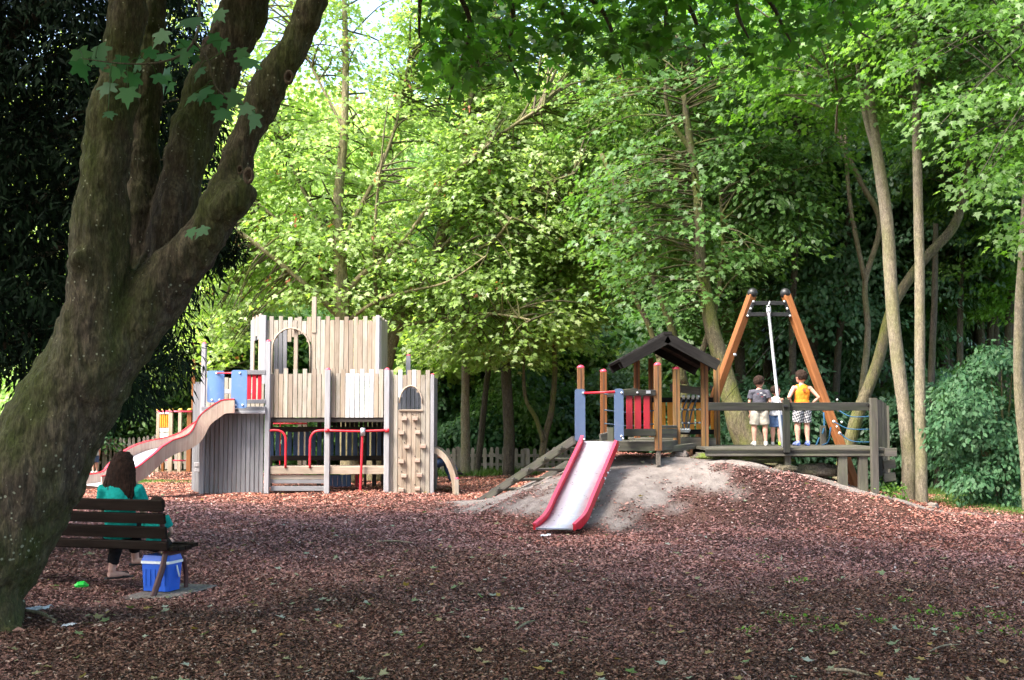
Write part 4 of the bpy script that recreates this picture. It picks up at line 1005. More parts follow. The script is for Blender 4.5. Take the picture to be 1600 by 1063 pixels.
    panel(362, 385.5, 638, 578.5, FY - .42, M['blue_panel']); panel(324.5, 350, 629, 579.5, FY + .32, M['blue_panel'])
    tube('grab_bar', [W(340, 583, FY + .3), W(363, 583, FY - .4)], .016, M['red'], root, 8, 1)
    # slide
    sl = part('slide', root, W(372, 640, FY - .1))
    cl = [(372, 638, 23.62), (352, 640, 23.6), (332, 652, 23.55), (314, 671, 23.5), (296, 688, 23.4), (275, 697, 23.25), (252, 703, 23.05), (230, 713, 22.75), (210, 729, 22.4), (190, 746, 22.1), (168, 755, 21.9), (145, 758, 21.7)]
    C = smoothpath([W(*c) for c in cl], 4); hw = .36; hs = .17
    Ls = []; 
    for i, c in enumerate(C):
        tdir = (C[min(i + 1, len(C) - 1)] - C[max(i - 1, 0)]).normalized(); s = Vector((-tdir.y, tdir.x, 0)).normalized(); nrm = tdir.cross(s) * -1
        if nrm.z < 0: nrm = -nrm
        Ls.append((c, s, nrm))
    def strip(name, prof, mat, smooth=True):
        n = len(prof); V = []; Fc = []
        for c, s, nm in Ls:
            for a, b in prof: V.append(c + s * a + nm * b)
        for i in range(len(Ls) - 1):
            for k in range(n): Fc.append([i * n + k, i * n + (k + 1) % n, (i + 1) * n + (k + 1) % n, (i + 1) * n + k])
        Fc.append(list(range(n))); Fc.append([(len(Ls) - 1) * n + k for k in range(n - 1, -1, -1)])
        base = V[0].copy(); return put(name, pydata(name, [q - base for q in V], Fc, False), sl, base, mat)
    strip('chute', [(-hw, 0), (-hw, -.02), (hw, -.02), (hw, 0)], M['slide_bed'])
    for s in (-1, 1):
        strip('side_board', [(s * (hw + .002), hs), (s * (hw + .05), hs), (s * (hw + .05), -.10), (s * (hw + .002), -.10)], M['ply'])
        strip('edge_strip', [(s * (hw - .004), hs + .022), (s * (hw + .056), hs + .022), (s * (hw + .056), hs - .006 + .008), (s * (hw - .004), hs + .002)], M['red'])
    vert('slide_leg', 214, 768, 742, 22.4, 7, .08, FP, sl)
    # under the deck: bench, boards, rails, slatted inner wall
    hz('bench_board', W(423, 735, FY - .02), W(508, 735, FY - .02), .155, .10, FT, root)
    hz('bench_board', W(516, 735, FY - .02), W(601, 735, FY - .02), .155, .10, FT, root)
    for k in range(4): hz('seat_board', (g0(423, FY), FY + .12 + .14 * k, W(0, 730, FY).z), (g0(601, FY), FY + .12 + .14 * k, W(0, 730, FY).z), .03, .13, FT, root)
    for py in (745.5, 752.5, 763.5): hz('board', W(423, py, FY), W(508, py, FY), .085 if py != 763.5 else .10, .04, FW if py < 750 else FG, root)
    for px in np.arange(423, 600, 9.3):
        vert('slat', px + 3, 714, 674, 25.6, 6.6, .03, M['slat_blue'], root)
    for px in np.arange(516, 600, 7): vert('slat', px, 668, 652, 25.9, 5.6, .03, FD, root)
    for px in np.arange(516, 552, 7.2): vert('slat', px + 2, 762, 742, 25.3, 6.8, .03, M['slat_blue'], root)
    for py in (671, 716, 764): hz('rail', W(423, py, 25.5), W(600, py, 25.5), .11, .05, FD, root)
    for px in (424, 500, 586, 600): vert('post', px, 768, 640, 25.7, 6, .1, FD, root)
    vert('post', 572, 768, 642, 25.4, 3.5, .06, FD, root)
    vert('slat', 559, 764, 741, 25.35, 5, .03, M['red_dark'], root)
    rr = .024
    tube('grab_rail', [W(421, 673, FY - .08), W(432, 672.5, FY - .08), W(441, 675.5, FY - .08), W(446, 683, FY - .08), W(446.5, 695, FY - .08), W(446, 731, FY - .08)], rr, M['red'], root, 10, 5)
    tube('grab_rail', [W(484, 731, FY - .08), W(484.5, 695, FY - .08), W(485.5, 684, FY - .08), W(491, 675.5, FY - .08), W(500, 673, FY - .08), W(511, 673, FY - .08)], rr, M['red'], root, 10, 5)
    tube('grab_rail', [W(511, 673, FY - .13), W(560, 674, FY - .13), W(605, 672.5, FY - .13)], rr, M['red'], root, 10, 4)
    for px in (511, 605): tube('clamp', [W(px - 3, 673, FY - .13), W(px + 3, 673, FY - .13)], .042, M['red'], root, 10, 1)
    tube('grab_rail', [W(566.5, 676, FY - .13), W(565, 720, FY - .13), W(562.5, 776, FY - .15)], rr * 1.1, M['red'], root, 10, 4)
    tube('clamp', [W(567, 669, FY - .15), W(567, 681, FY - .15)], .05, M['steel'], root, 12, 1)
    # arch tunnel at the right
    ar = part('arch_tunnel', root, W(677, 768, FY))
    cx = g0(675, FY); zb = -.05; Rx = g0(716, FY) - cx; Rz = W(0, 699, FY).z - zb
    N = 12
    for j, yy in enumerate((FY - .02, FY + .85)):
        V = []; Fc = []
        for i in range(N + 1):
            a = math.pi / 2 * i / N
            for ro, dyy in ((1, 0), (1, .05), (.80, .05), (.80, 0)): V.append(Vector((cx + Rx * ro * math.sin(a) if i else cx, yy + dyy, zb + Rz * (ro if ro == 1 else .88) * math.cos(a))))
        for i in range(N):
            for k in range(4): Fc.append([4 * i + k, 4 * i + (k + 1) % 4, 4 * i + 4 + (k + 1) % 4, 4 * i + 4 + k])
        Fc += [[0, 1, 2, 3], [4 * N + 3, 4 * N + 2, 4 * N + 1, 4 * N]]
        base = V[0].copy(); put('arch_frame', pydata('arch_frame', [q - base for q in V], Fc), ar, base, FT)
    for i in range(N + 2):
        a = math.pi / 2 * (i + .5) / (N + 2); x = cx + Rx * .93 * math.sin(a); z = zb + Rz * .955 * math.cos(a)
        tdir = Vector((Rx * math.cos(a), 0, -Rz * math.sin(a))).normalized()
        beam('slat', (x, FY + .032, z), (x, FY + .848, z), .135, .03, FT, ar, tdir)
    p = vert('post', 714.5, 776, 749, FY - .1, 6.5, .09, FW, ar); cap(p, wloc(p) + Vector((0, 0, .36)), .047, M['pink_cap'])
    return root
build_fort()

# ================================================================== climbing frame on the mound
def build_frame():
    root = thing('climbing_frame', 'climbing frame on the mound with straight metal slide, roofed hut and stairs', 'climbing frame', (2.4, 19.0, Hs(2.4, 19)))
    OW, PW, GW, DR = M['orange_wood'], M['post_wood'], M['grey_wood'], M['dark_rail']
    def post(px, y0, y1, Y, wp, mat, capped=True, d=None):
        p = vert('post', px, y0, y1, Y, wp, d or wp / F * Y, mat, root)
        for s in (-1, 1):
            pp = wloc(p); L = W(px, y1, Y).z - pp.z; ww = wp / F * Y
            beam('groove', pp + Vector((s * 0 + 0, -ww / 2 - .002, .02)), pp + Vector((0, -ww / 2 - .002, L - .02)), .012, .006, M['fort_dark'], p) if s == 1 else None
        if capped: cap(p, wloc(p) + Vector((0, 0, W(px, y1, Y).z - wloc(p).z)), wp / 2 / F * Y * 1.12, M['pink_cap'])
        return p
    post(907.5, 716, 575, 18.45, 11, PW); post(943, 706, 581, 19.8, 10, M['orange_wood'])
    post(1027.5, 704, 571, 18.25, 11, PW); post(1056.5, 700, 577, 19.4, 10.5, PW)
    for px, Y, y0, y1 in ((1027.5, 18.25, 724, 703), (1056, 19.4, 722, 700)):
        p = vert('footing', px, y0 + 3, y1, Y, 7, .07, M['concrete'], root)
    # deck
    z = 1.16
    A, B, Cc, D = W(907, 0, 18.4), W(1029, 0, 18.25), W(1058, 0, 19.5), W(941, 0, 19.85)
    def flat(v): return Vector((v.x, v.y, 0))
    A, B, Cc, D = [Vector(((p - 800) / F * Y, Y, 0)) for p, Y in ((904, 18.45), (1026, 18.3), (1058, 19.5), (941, 19.85))]
    n = 11
    for i in range(n):
        u = (i + .5) / n; a = A.lerp(D, u); b_ = B.lerp(Cc, u); a.z = b_.z = z; hz('deck_board', a, b_, .04, .125, GW, root)
    for a, b_ in ((A, B), (B, Cc), (D, A)):
        a = a.copy(); b_ = b_.copy(); a.z = b_.z = z - .045; a.y -= .03; b_.y -= .03; hz('beam', a, b_, .155, .06, GW, root)
    hz('beam', W(1030, 703, 18.9), W(1082, 697, 19.6), .10, .14, GW, root)
    # slatted guard with red slats
    for px in (983, 996.5, 1010): vert('slat', px, 672, 617, 18.22, 9.8, .03, M['red_dark'], root)
    hz('rail', W(974, 614, 18.2), W(1024, 614, 18.2), .095, .06, DR, root)
    pl = hz('sign_plate', W(1009.5, 613, 18.163), W(1016.5, 613, 18.163), .045, .008, M['steel'], root)
    hz('rail', W(974, 676, 18.2), W(1024, 676, 18.2), .115, .06, DR, root)
    ball('bolt', W(996, 614, 18.165), .02, M['steel'], root, 8, 5)
    def panel(px0, px1, y0, y1, Y, mat, skew=0):
        a, b = W(px0, y1, Y), W(px1, y0, Y); w_, h_ = b.x - a.x, a.z - b.z; r = .045; pts = []
        for cx, cz, s in ((w_ - r, h_ - r, 0), (r, h_ - r, 90), (r, r, 180), (w_ - r, r, 270)):
            for k in range(5): an = R(s + 22.5 * k); pts.append((cx + r * math.cos(an), cz + r * math.sin(an)))
        n = len(pts); v = [(x, -.02, z_) for x, z_ in pts] + [(x, .02, z_) for x, z_ in pts]
        f = [list(range(n)), list(range(2 * n - 1, n - 1, -1))] + [[i, n + i, n + (i + 1) % n, (i + 1) % n] for i in range(n)]
        o = put('side_panel', pydata('side_panel', v, f), root, (a.x, Y, b.z), mat)
        for fx, fz in ((.8, .92), (.75, .09), (.9, .04)): ball('bolt', Vector((a.x + w_ * fx, Y - .025, b.z + h_ * fz)), .02, M['chrome'], o, 8, 6)
    panel(898, 914.5, 690, 608, 18.30, M['blue_panel_2']); panel(959.5, 974.5, 689, 607.5, 18.0, M['blue_panel_2'])
    tube('grab_bar', [W(913, 614.5, 18.28), W(961, 612.5, 17.98)], .019, M['red'], root, 10, 1)
    # straight slide
    sl = part('slide', root, W(937, 686, 18.1))
    def rail_pts(pp): return [W(*q) for q in pp]
    # centre line points (px, py, Y)
    topL, topR = W(910, 690, 18.25), W(964, 690, 18.05)
    cl = [(937.5, 690, 18.2), (933, 703, 18.02), (917, 739, 17.4), (898, 781, 16.8), (887, 806, 16.45), (877, 818, 16.3), (866, 825.5, 16.12)]
    C = smoothpath([W(*c) for c in cl], 4)
    dirn = (C[-1] - C[0]); s = Vector((-dirn.y, dirn.x, 0)).normalized() * -1
    if s.x < 0: s = -s
    s = Vector((s.x, s.y * .35, 0)).normalized()
    hw = .262
    def strip(name, prof, mat, i0=0, i1=None, par=sl):
        i1 = len(C) if i1 is None else i1; n = len(prof(0)); V = []; Fc = []
        for i in range(i0, i1):
            tdir = (C[min(i + 1, len(C) - 1)] - C[max(i - 1, 0)]).normalized(); nm = tdir.cross(s)
            if nm.z < 0: nm = -nm
            for a, b in prof(i): V.append(C[i] + s * a + nm * b)
        m_ = i1 - i0
        for i in range(m_ - 1):
            for k in range(n): Fc.append([i * n + k, i * n + (k + 1) % n, (i + 1) * n + (k + 1) % n, (i + 1) * n + k])
        Fc.append(list(range(n))); Fc.append([(m_ - 1) * n + k for k in range(n - 1, -1, -1)])
        base = V[0].copy(); return put(name, pydata(name, [q - base for q in V], Fc), par, base, mat)
    # bed with fine cross ripples
    V = []; Fc = []; N = 120
    for i in range(N + 1):
        u = i / N * (len(C) - 1); k = min(int(u), len(C) - 2); p = C[k].lerp(C[k + 1], u - k); tdir = (C[min(k + 2, len(C) - 1)] - C[max(k - 1, 0)]).normalized(); nm = tdir.cross(s)
        if nm.z < 0: nm = -nm
        p = p + nm * (.0035 * math.sin(i * 1.55))
        V += [p - s * hw, p + s * hw, p + s * hw - nm * .02, p - s * hw - nm * .02]
    for i in range(N):
        for k in range(4): Fc.append([4 * i + k, 4 * i + 4 + k, 4 * i + 4 + (k + 1) % 4, 4 * i + (k + 1) % 4])
    base = V[0].copy(); put('chute', pydata('chute', [q - base for q in V], Fc, True), sl, base, M['slide_steel'])
    L = len(C)
    hh = lambda i: .10 if i < L - 7 else .10 - .05 * (i - L + 7) / 6
    for sg in (-1, 1):
        strip('side_board', lambda i: [(sg * (hw + .002), hh(i)), (sg * (hw + .034), hh(i)), (sg * (hw + .034), -.065 if i < L - 3 else -.03), (sg * (hw + .002), -.065 if i < L - 3 else -.03)], M['red'])
        e = strip('edge_strip', lambda i: [(sg * (hw - .006), hh(i) + .024), (sg * (hw + .042), hh(i) + .024), (sg * (hw + .042), hh(i) + .002), (sg * (hw - .006), hh(i) + .002)], M['pink_cap'])
    nn_ = 12
    for i in range(1, L - 7, 2):
        for dz in (-.06,): ball('rivet', C[i] + s * (hw + .047) + Vector((0, 0, dz)), .010, M['chrome'], sl, 6, 4)
    for i in (8, 9):
        ball('bolt', C[i] + s * (hw + .05) + Vector((0, -.02, .02 * i - .16)), .022, M['chrome'], sl, 8, 5)
    # stairs on the left of the tower
    st = part('stairs', root, W(757, 780, 21.2))
    a0, a1 = W(752, 783, 21.2), W(897, 688, 19.1)
    dirh = Vector((a1.x - a0.x, a1.y - a0.y, 0)).normalized(); sd = Vector((-dirh.y, dirh.x, 0)); sd = sd if sd.x > 0 else -sd
    b0, b1 = a0 + sd * .70, a1 + sd * .70
    b1 = b1 + Vector((.0, 0, -.02))
    beam('stringer', a0, a1, .05, .145, GW, st, sd); beam('stringer', b0, b1, .05, .145, GW, st, sd)
    for k in range(6):
        u = (k + .35) / 6; a = a0.lerp(a1, u) - sd * .14 + Vector((0, 0, -.02)); b_ = b0.lerp(b1, u) + sd * .02 + Vector((0, 0, -.02))
        beam('tread', a, b_, .20, .045, M['grey_wood'], st, dirh)
        ball('bolt', a0.lerp(a1, u) - sd * .03 + Vector((0, -.01, .0)), .022, M['black_steel'], st, 8, 5)
    # hut with gable roof
    zh = W(0, 686.5, 20.0).z
    post(995, 700, 556, 20.0, 9, OW, False); post(1100.5, 699, 556, 19.6, 10.5, PW, False)
    post(1017, 690, 560, 21.2, 7, OW, False); post(1119.5, 697, 560, 20.8, 8.5, PW, False)
    x0, x1 = (990 - 800) / F * 20.0, (1105 - 800) / F * 19.7
    for i in range(10):
        y = 19.75 + i * .135; hz('deck_board', (x0, y, zh), (x1 + .15 * i / 9, y, zh), .04, .125, GW, root)
    hz('beam', W(1062, 691, 19.65), W(1118, 691, 19.72), .145, .06, GW, root); hz('beam', W(990, 691, 19.9), W(1060, 691, 19.75), .145, .06, GW, root)
    # low step box between tower and hut
    for py, w_ in ((667, .05), (674, .09), (681, .07)): hz('board', W(1029, py, 18.9), W(1056, py, 19.3), w_ , .05, GW, root)
    # roof
    rf = part('roof', root, W(1042, 523, 19.2))
    yF, yB = 19.15, 21.35
    rid = W(1043, 526, yF); eL = W(971, 566, yF); eR = W(1122, 569, yF)
    for nm, e in (('l', eL), ('r', eR)):
        dvec = (e - rid); L_ = dvec.length; dn = dvec.normalized(); nrm = Vector((0, 1, 0)).cross(dn); nrm = nrm if nrm.z > 0 else -nrm
        # roof boards laid across, felt strips on top
        nb = 8
        for k in range(nb):
            a = rid + dn * (L_ * (k + .5) / nb) + nrm * .03
            beam('roof_board', a + Vector((0, .0, 0)), a + Vector((0, yB - yF, 0)), L_ / nb * .97, .03, M['roof_dark'], rf, dn)
            a2 = a + nrm * (.028)
            beam('shingle', a2 + Vector((0, -.02, 0)), a2 + Vector((0, yB - yF + .02, 0)), L_ / nb * 1.02, .018, M['roof_dark'], rf, (dn + nrm * -.10))
        beam('bargeboard', rid + Vector((0, -.025, .01)) - nrm * .04, e + dn * .02 + Vector((0, -.025, .01)) - nrm * .04, .035, .17, M['roof_dark'], rf, (0, 1, 0))
        beam('bargeboard', rid + Vector((0, yB - yF + .025, .01)) - nrm * .04, e + dn * .02 + Vector((0, yB - yF + .025, .01)) - nrm * .04, .035, .17, M['roof_dark'], rf, (0, 1, 0))
        beam('rafter', rid - nrm * .06 + Vector((0, .6, 0)), e - nrm * .06 + Vector((0, .6, 0)), .05, .10, M['roof_dark'], rf, (0, 1, 0))
    beam('ridge_cap', rid + Vector((0, -.05, .055)), rid + Vector((0, yB - yF + .05, .055)), .14, .05, M['roof_dark'], rf, (1, 0, 0))
    beam('ridge_board', rid + Vector((0, -.03, -.05)), rid + Vector((0, yB - yF + .03, -.05)), .06, .15, M['roof_dark'], rf, (1, 0, 0))
    # orange slatted guard behind, rope net, grey roller beam
    for px in np.arange(1024, 1116, 11.2): vert('slat', px, 671, 628, 21.0, 8.2, .03, M['orange_slat'], root)
    hz('rail', W(1018, 625, 20.95), W(1118, 625, 20.95), .09, .05, M['roof_dark'], root); hz('rail', W(1018, 675, 20.95), W(1118, 675, 20.95), .09, .05, M['roof_dark'], root)
    hz('net_beam', W(1050, 606, 20.2), W(1096, 612, 19.75), .13, .12, GW, root)
    hz('net_beam', W(1110, 608, 19.9), W(1112, 603, 19.9), .05, .05, M['black_steel'], root)
    net = part('rope_net', root, W(1070, 640, 20))
    for i in range(4):
        a = W(1068 + i * 7.5, 620, 20.0); b_ = W(1058 + i * 7.5, 645, 20.0); c = W(1064 + i * 4, 672, 20.0)
        tube('rope', [a, b_, c], .013, M['rope_grey'], net, 6, 4); ball('clamp', a, .032, M['chrome'], net, 8, 6); ball('clamp', c, .034, M['chrome'], net, 8, 6)
        tube('clamp', [W(1068 + i * 7.5, 617, 20.0), W(1068 + i * 7.2, 624, 20.0)], .024, M['chrome'], net, 8, 1)
    for py in (640, 661):
        tube('rope', [W(1060, py - 1, 20), W(1078, py + 1, 20), W(1096, py - 1, 20)], .014, M['rope_grey'], net, 6, 4)
        for px in (1066, 1076, 1086, 1093): ball('clamp', W(px, py, 19.98), .020, M['chrome'], net, 8, 5)
    tube('rope', [W(1062, 674, 20), W(1077, 675, 20)], .02, M['chrome'], net, 6, 1)
    # rope guard at the back of the tower
    for py in (616, 641, 662): tube('rope', [W(945, py, 19.7), W(985, py + 4, 20), W(1028, py, 20.2)], .013, M['rope_grey'], root, 6, 4)
    hz('rail', W(948, 616, 19.75), W(1000, 611, 20.0), .11, .06, GW, root)
    hz('board', W(938, 684, 19.4), W(962, 678, 19.6), .12, .05, GW, root)
    vert('stub_post', 953, 700, 668, 19.5, 10, .09, GW, root)
    return root
build_frame()

# ================================================================== long timber platform
def build_platform():
    root = thing('timber_platform', 'long grey timber platform with single rail on posts where three boys stand', 'platform', (5.0, 19.2, Hs(5.0, 19.2)))
    GW, DR = M['grey_wood'], M['dark_rail']
    Y0, Y1 = 18.6, 20.6; z = W(0, 700, Y0).z
    xa, xb = (1101 - 800) / F * Y0, (1397 - 800) / F * Y0; xm = (1378 - 800) / F * Y0
    n = 15
    for i in range(n):
        y = Y0 + .03 + (i + .5) * (Y1 - Y0) / n; hz('deck_board', (xa, y, z - .02), (xm - .002 if i < 2 else xm + .12, y, z - .02), .04, (Y1 - Y0) / n - .008, GW, root)
    for k, dz in enumerate((0, .045, .09)): 
        hz('fascia_board', (xa, Y0, z - .025 - dz), (xm, Y0 - .0 , z - .025 - dz), .041, .055 - .006 * (k % 2), DR if k % 2 else GW, root)
    hz('end_beam', (xm + .003, Y0 - .02, z - .07), (xb, Y0 - .02, z - .07), .135, .07, GW, root)
    for y in (Y0 + .5, Y0 + 1.2, Y1 - .1): hz('joist', (xa + .1, y, z - .11), (xm, y, z - .11), .12, .07, DR, root)
    def leg(px, y0, Y, wp, mat=GW, top=None):
        x = (px - 800) / F * Y; zt = z - .045 - .09 if top is None else W(px, top, Y).z; zb = W(px, y0, Y).z - .25
        return beam('post', (x, Y, zb), (x, Y, zt), wp / F * Y, .10, mat, root)
    leg(1313.5, 763, Y0 + .05, 14); leg(1345, 772, Y0 + .05, 14); leg(1228, 727, Y0 + .08, 10)
    leg(1363.5, 777, Y0 - .06, 11, M['grey_wood'], 622)
    for px, Y, top in ((1371.5, 19.15, 625), (1375.5, 19.6, 628), (1379, 20.0, 630), (1383, 20.4, 634)):
        leg(px, 720, Y, 8, DR if px < 1380 else GW, top)
    vert('post', 1227.5, 707, 625, Y0 - .055, 10, .09, DR, root)
    # rails
    zr = W(0, 635.5, Y0).z
    hz('rail', W(1107, 635.5, Y0), W(1222.3, 635.5, Y0 - .0), .135, .05, DR, root)
    hz('rail', W(1232.7, 635.5, Y0), W(1358, 635.5, Y0), .135, .05, DR, root)
    hz('rail_bracket', W(1224, 634.5, Y0 - .12), W(1231, 634.5, Y0 - .12), .04, .02, M['black_steel'], root)
    hz('rail_bracket', W(1356, 633, Y0 - .04), W(1361, 633, Y0 - .04), .035, .03, M['black_steel'], root)
    for i, py in enumerate((727, 747)):
        zz = W(0, py, Y0 + .1).z; hz('board', (W(1369, 0, Y0).x, Y0 + .15, zz), (W(1387, 0, Y0).x, Y0 + .15, zz + .02), .14, .05, GW, root)
    # ropes at the back right corner
    A = [(1283, 621), (1303, 655), (1315, 675)]
    for k, (py0, py1, px0) in enumerate(((641, 651, 1310), (659, 671, 1303), (677, 691, 1312))):
        tube('rope', [W(px0, py0, 20.4), W((px0 + 1360) / 2 - 6, (py0 + py1) / 2 + 5, 19.6), W(1358, py1, 18.75)], .0095, M['rope_blue'], root, 6, 6)
        ball('clamp', W(px0, py0, 20.4), .03, M['chrome'], root, 8, 6)
    tube('rope', [W(1287, 645, 20.5), W(1288, 665, 20.4), W(1285, 678, 20.3)], .015, M['rope_blue'], root, 6, 4)
    tube('rope', [W(1298, 668, 20.5), W(1294, 690, 20.4), W(1285, 696, 20.3)], .015, M['rope_blue'], root, 6, 4)
    tube('rope', [W(1280, 684, 20.5), W(1274, 700, 20.4)], .015, M['rope_blue'], root, 6, 2)
    x = (1284.5 - 800) / F * 20.4; beam('stub_post', (x, 20.4, z - .04), (x, 20.4, W(0, 665, 20.4).z), .10, .08, GW, root)
build_platform()

# ================================================================== cable ride frame with its hanging pole
def build_swing():
    OW = M['orange_wood']
    root = thing('cable_ride_frame', 'tall A shaped frame of orange brown beams with round black caps', 'play frame', (4.9, 21.0, Hs(4.9, 21)))
    for (tx, ty), (bx, by), Yt, Yb in (((1175, 461), (1080, 722), 21.0, 21.3), ((1228, 461), (1329, 738), 21.0, 20.75)):
        a, b_ = W(bx, by, Yb), W(tx, ty, Yt); b_ = b_
        o = beam('beam', a - (b_ - a).normalized() * .35, b_, .15, .15, OW, root, (1, .25, 0), ch=.02)
        d = (b_ - a).normalized()
        v, f = ball_geo((0, 0, 0), (.10, .10, .10), 14, 10, lambda q: Vector((q.x, q.y, max(q.z, -.75))))
        q = d.to_track_quat('Z', 'Y'); c = put('cap', pydata('cap', v, f, True), o, b_ + d * .03, M['black_steel'], q); 
        c.rotation_quaternion = o.rotation_quaternion.inverted() @ q; c.location = o.rotation_quaternion.inverted() @ (b_ + d * .03 - wloc(o))
    for py, l, r_ in ((474, 1176, 1227), (491.5, 1169, 1233)):
        hz('crossbar', W(l, py, 20.92), W(r_, py, 20.92), .075, .06, M['black_steel'], root)
    for a, b_ in (((1178, 470), (1168, 495)), ((1225, 470), (1235, 495))):
        hz('side_plate', W(a[0], a[1], 20.93), W(b_[0], b_[1], 20.93), .06, .07, M['black_steel'], root)
        for u in (.05, .5, .95): ball('bolt', W(a[0] + (b_[0] - a[0]) * u, a[1] + (b_[1] - a[1]) * u, 20.87), .022, M['chrome'], root, 8, 5)
    for p in ((1147, 555, 20.98),): tube('sign_disc', [W(*p) + Vector((0, -.09, 0)), W(*p) + Vector((0, -.08, 0))], .03, M['steel'], root, 12, 1)
    for px, py in ((1311, 625), (1316, 660), (1311, 640), (1308, 667)): ball('bolt', W(px - 2 + (py - 640) * .06, py, 20.7), .022, M['chrome'], root, 8, 5)
    tube('cable', [W(1226, 515, 21.0), W(1120, 640, 23.0)], .005, M['black_steel'], root, 5, 1)
    sw = thing('hanging_pole', 'straight grey metal pole hanging from the frame crossbar down to the platform', 'swing pole', W(1201, 482, 20.85))
    top = W(1201, 488, 20.82); bot = W(1223, 699.5, 18.9)
    tube('pole', [top, bot], .027, M['steel'], sw, 12, 1)
    tube('hinge', [top + Vector((0, 0, -.05)), top + Vector((0, 0, .08))], .045, M['steel'], sw, 10, 1)
    v = [W(1201, 480, 20.84) + Vector((.03 * math.cos(a), 0, .035 * math.sin(a))) for a in np.linspace(0, 2 * math.pi, 13)]
    tube('shackle', v, .009, M['steel'], sw, 6, 1, False)
    tube('shackle', [W(1201, 478, 20.84), W(1203, 471, 20.86)], .012, M['chrome'], sw, 6, 1)
build_swing()

# ================================================================== far play tower with yellow caps
def build_far():
    root = thing('small_play_tower', 'distant play tower of pale posts with yellow ball caps beyond the wavy slide', 'play tower', (W(270, 0, 30).x, 30, 0))
    for px, Y, wp in ((249, 30, 5), (257, 31, 4), (268.5, 29.6, 6.5), (283, 31, 5), (297.5, 29.6, 7), (303, 29.7, 5)):
        x = (px - 800) / F * Y; top = 641 if px != 303 else 560
        p = vert('post', px, 737, top, Y, wp, .09, M['orange_wood'] if px in (257, 297.5, 303) else M['fort_tan'], root)
        if px != 303: cap(p, wloc(p) + Vector((0, 0, W(px, top, Y).z - wloc(p).z)), .065, M['yellow_cap'])
    for i in range(5): vert('slat', 252.5 + i * 3.1, 668, 648, 29.8, 2.3, .03, M['orange_slat'], root)
    hz('rail', W(250, 646, 29.8), W(267, 646, 29.8), .045, .05, M['white_metal'], root)
    for py, h in ((672, .09), (680.5, .13)): hz('board', W(250, py, 29.8), W(267, py, 29.8), h, .04, M['white_metal'], root)
    tube('grab_bar', [W(247, 643, 29.6), W(300, 643.5, 29.5)], .022, M['pink_cap'], root, 8, 1)
    tube('grab_bar', [W(240, 719, 29.9), W(290, 720, 29.9)], .018, M['pink_cap'], root, 8, 1)
    for px in (443, 470, 478): vert('post', px, 738, 655, 30.5, 6, .09, M['fort_tan'], root) if px > 460 else vert('post', px - 4, 738, 660, 30.5, 1.6, .03, M['red'], root)
    tube('grab_bar', [W(424, 662, 30.2), W(480, 662, 30.2)], .02, M['red'], root, 8, 1)
build_far()

# ================================================================== picket fences
def fence(label, a, b, h, step, name='picket_fence', post_every=11, seed=1, brace=None, ym=None):
    a, b = Vector(a), Vector(b); a.z = b.z = 0; L = (b - a).length; d = (b - a).normalized(); n = int(L / step); rd = random.Random(seed)
    root = thing(name, label, 'fence', (a.x, a.y, Hs(a.x, a.y)))
    nrm = Vector((-d.y, d.x, 0)); nrm = nrm if nrm.y < 0 else -nrm
    w_, t_ = step * .58, .022
    v = [(-w_ / 2, -t_ / 2, 0), (w_ / 2, -t_ / 2, 0), (w_ / 2, -t_ / 2, h - .05), (w_ / 4, -t_ / 2, h), (-w_ / 4, -t_ / 2, h), (-w_ / 2, -t_ / 2, h - .05)]
    v += [(x, t_ / 2, z) for x, y, z in v]; f = [list(range(6)), list(range(11, 5, -1))] + [[i, 6 + i, 6 + (i + 1) % 6, (i + 1) % 6] for i in range(6)]
    me = pydata('picket', v, f); me.materials.append(M['fence'])
    ang = math.atan2(d.y, d.x); q0 = Matrix.Rotation(ang, 3, 'Z').to_quaternion()
    for i in range(n):
        p = a + d * (step * (i + .5)) + nrm * .03; p.z = Hs(p.x, p.y) + .04 + rd.uniform(-.012, .012)
        q = Matrix.Rotation(ang, 3, 'Z') @ Matrix.Rotation(rd.uniform(-.02, .02), 3, 'Y')
        put('picket', me, root, p, None, q.to_quaternion())
    k = 0
    while k * post_every * step < L:
        p = a + d * (k * post_every * step) - nrm * .05; z = Hs(p.x, p.y); beam('post', (p.x, p.y, z - .2), (p.x, p.y, z + h + .06), .10, .10, M['fence'], root, d); k += 1
    for zz in (.22, h - .22):
        A, B = a.copy(), b.copy(); A.z = Hs(a.x, a.y) + zz + .04; B.z = Hs(b.x, b.y) + zz + .04; beam('rail', A, B, .03, .08, M['fence'], root, nrm)
    if brace:
        A, B = a + d * brace[0], a + d * brace[1]; A += nrm * .05; B += nrm * .05; A.z = Hs(A.x, A.y) + h - .1; B.z = Hs(B.x, B.y) + .2; beam('brace', A, B, .03, .08, M['fence'], root, nrm)
    return root
gX = lambda px, Y: (px - 800) / F * Y
fence('grey picket fence on the left behind the seated woman and wavy slide', (gX(165, 33), 33, 0), (gX(312, 33), 33, 0), .93, .135, brace=(.1, 1.0))
fence('short fence section leading towards the maple trunk beside a gate post', (gX(60, 31), 31, 0), (gX(160, 32.6), 32.6, 0), .80, .15, seed=3)
fence('low weathered picket fence between the fort and the mound stairs', (gX(610, 31.6), 31.6, 0), (gX(900, 31.4), 31.4, 0), .68, .17, seed=2, brace=(2.75, 3.6))
fence('small pale picket fence glimpsed under the elder shrub on the right', (gX(1476, 29), 29, 0), (gX(1545, 29), 29, 0), .8, .16, seed=5)

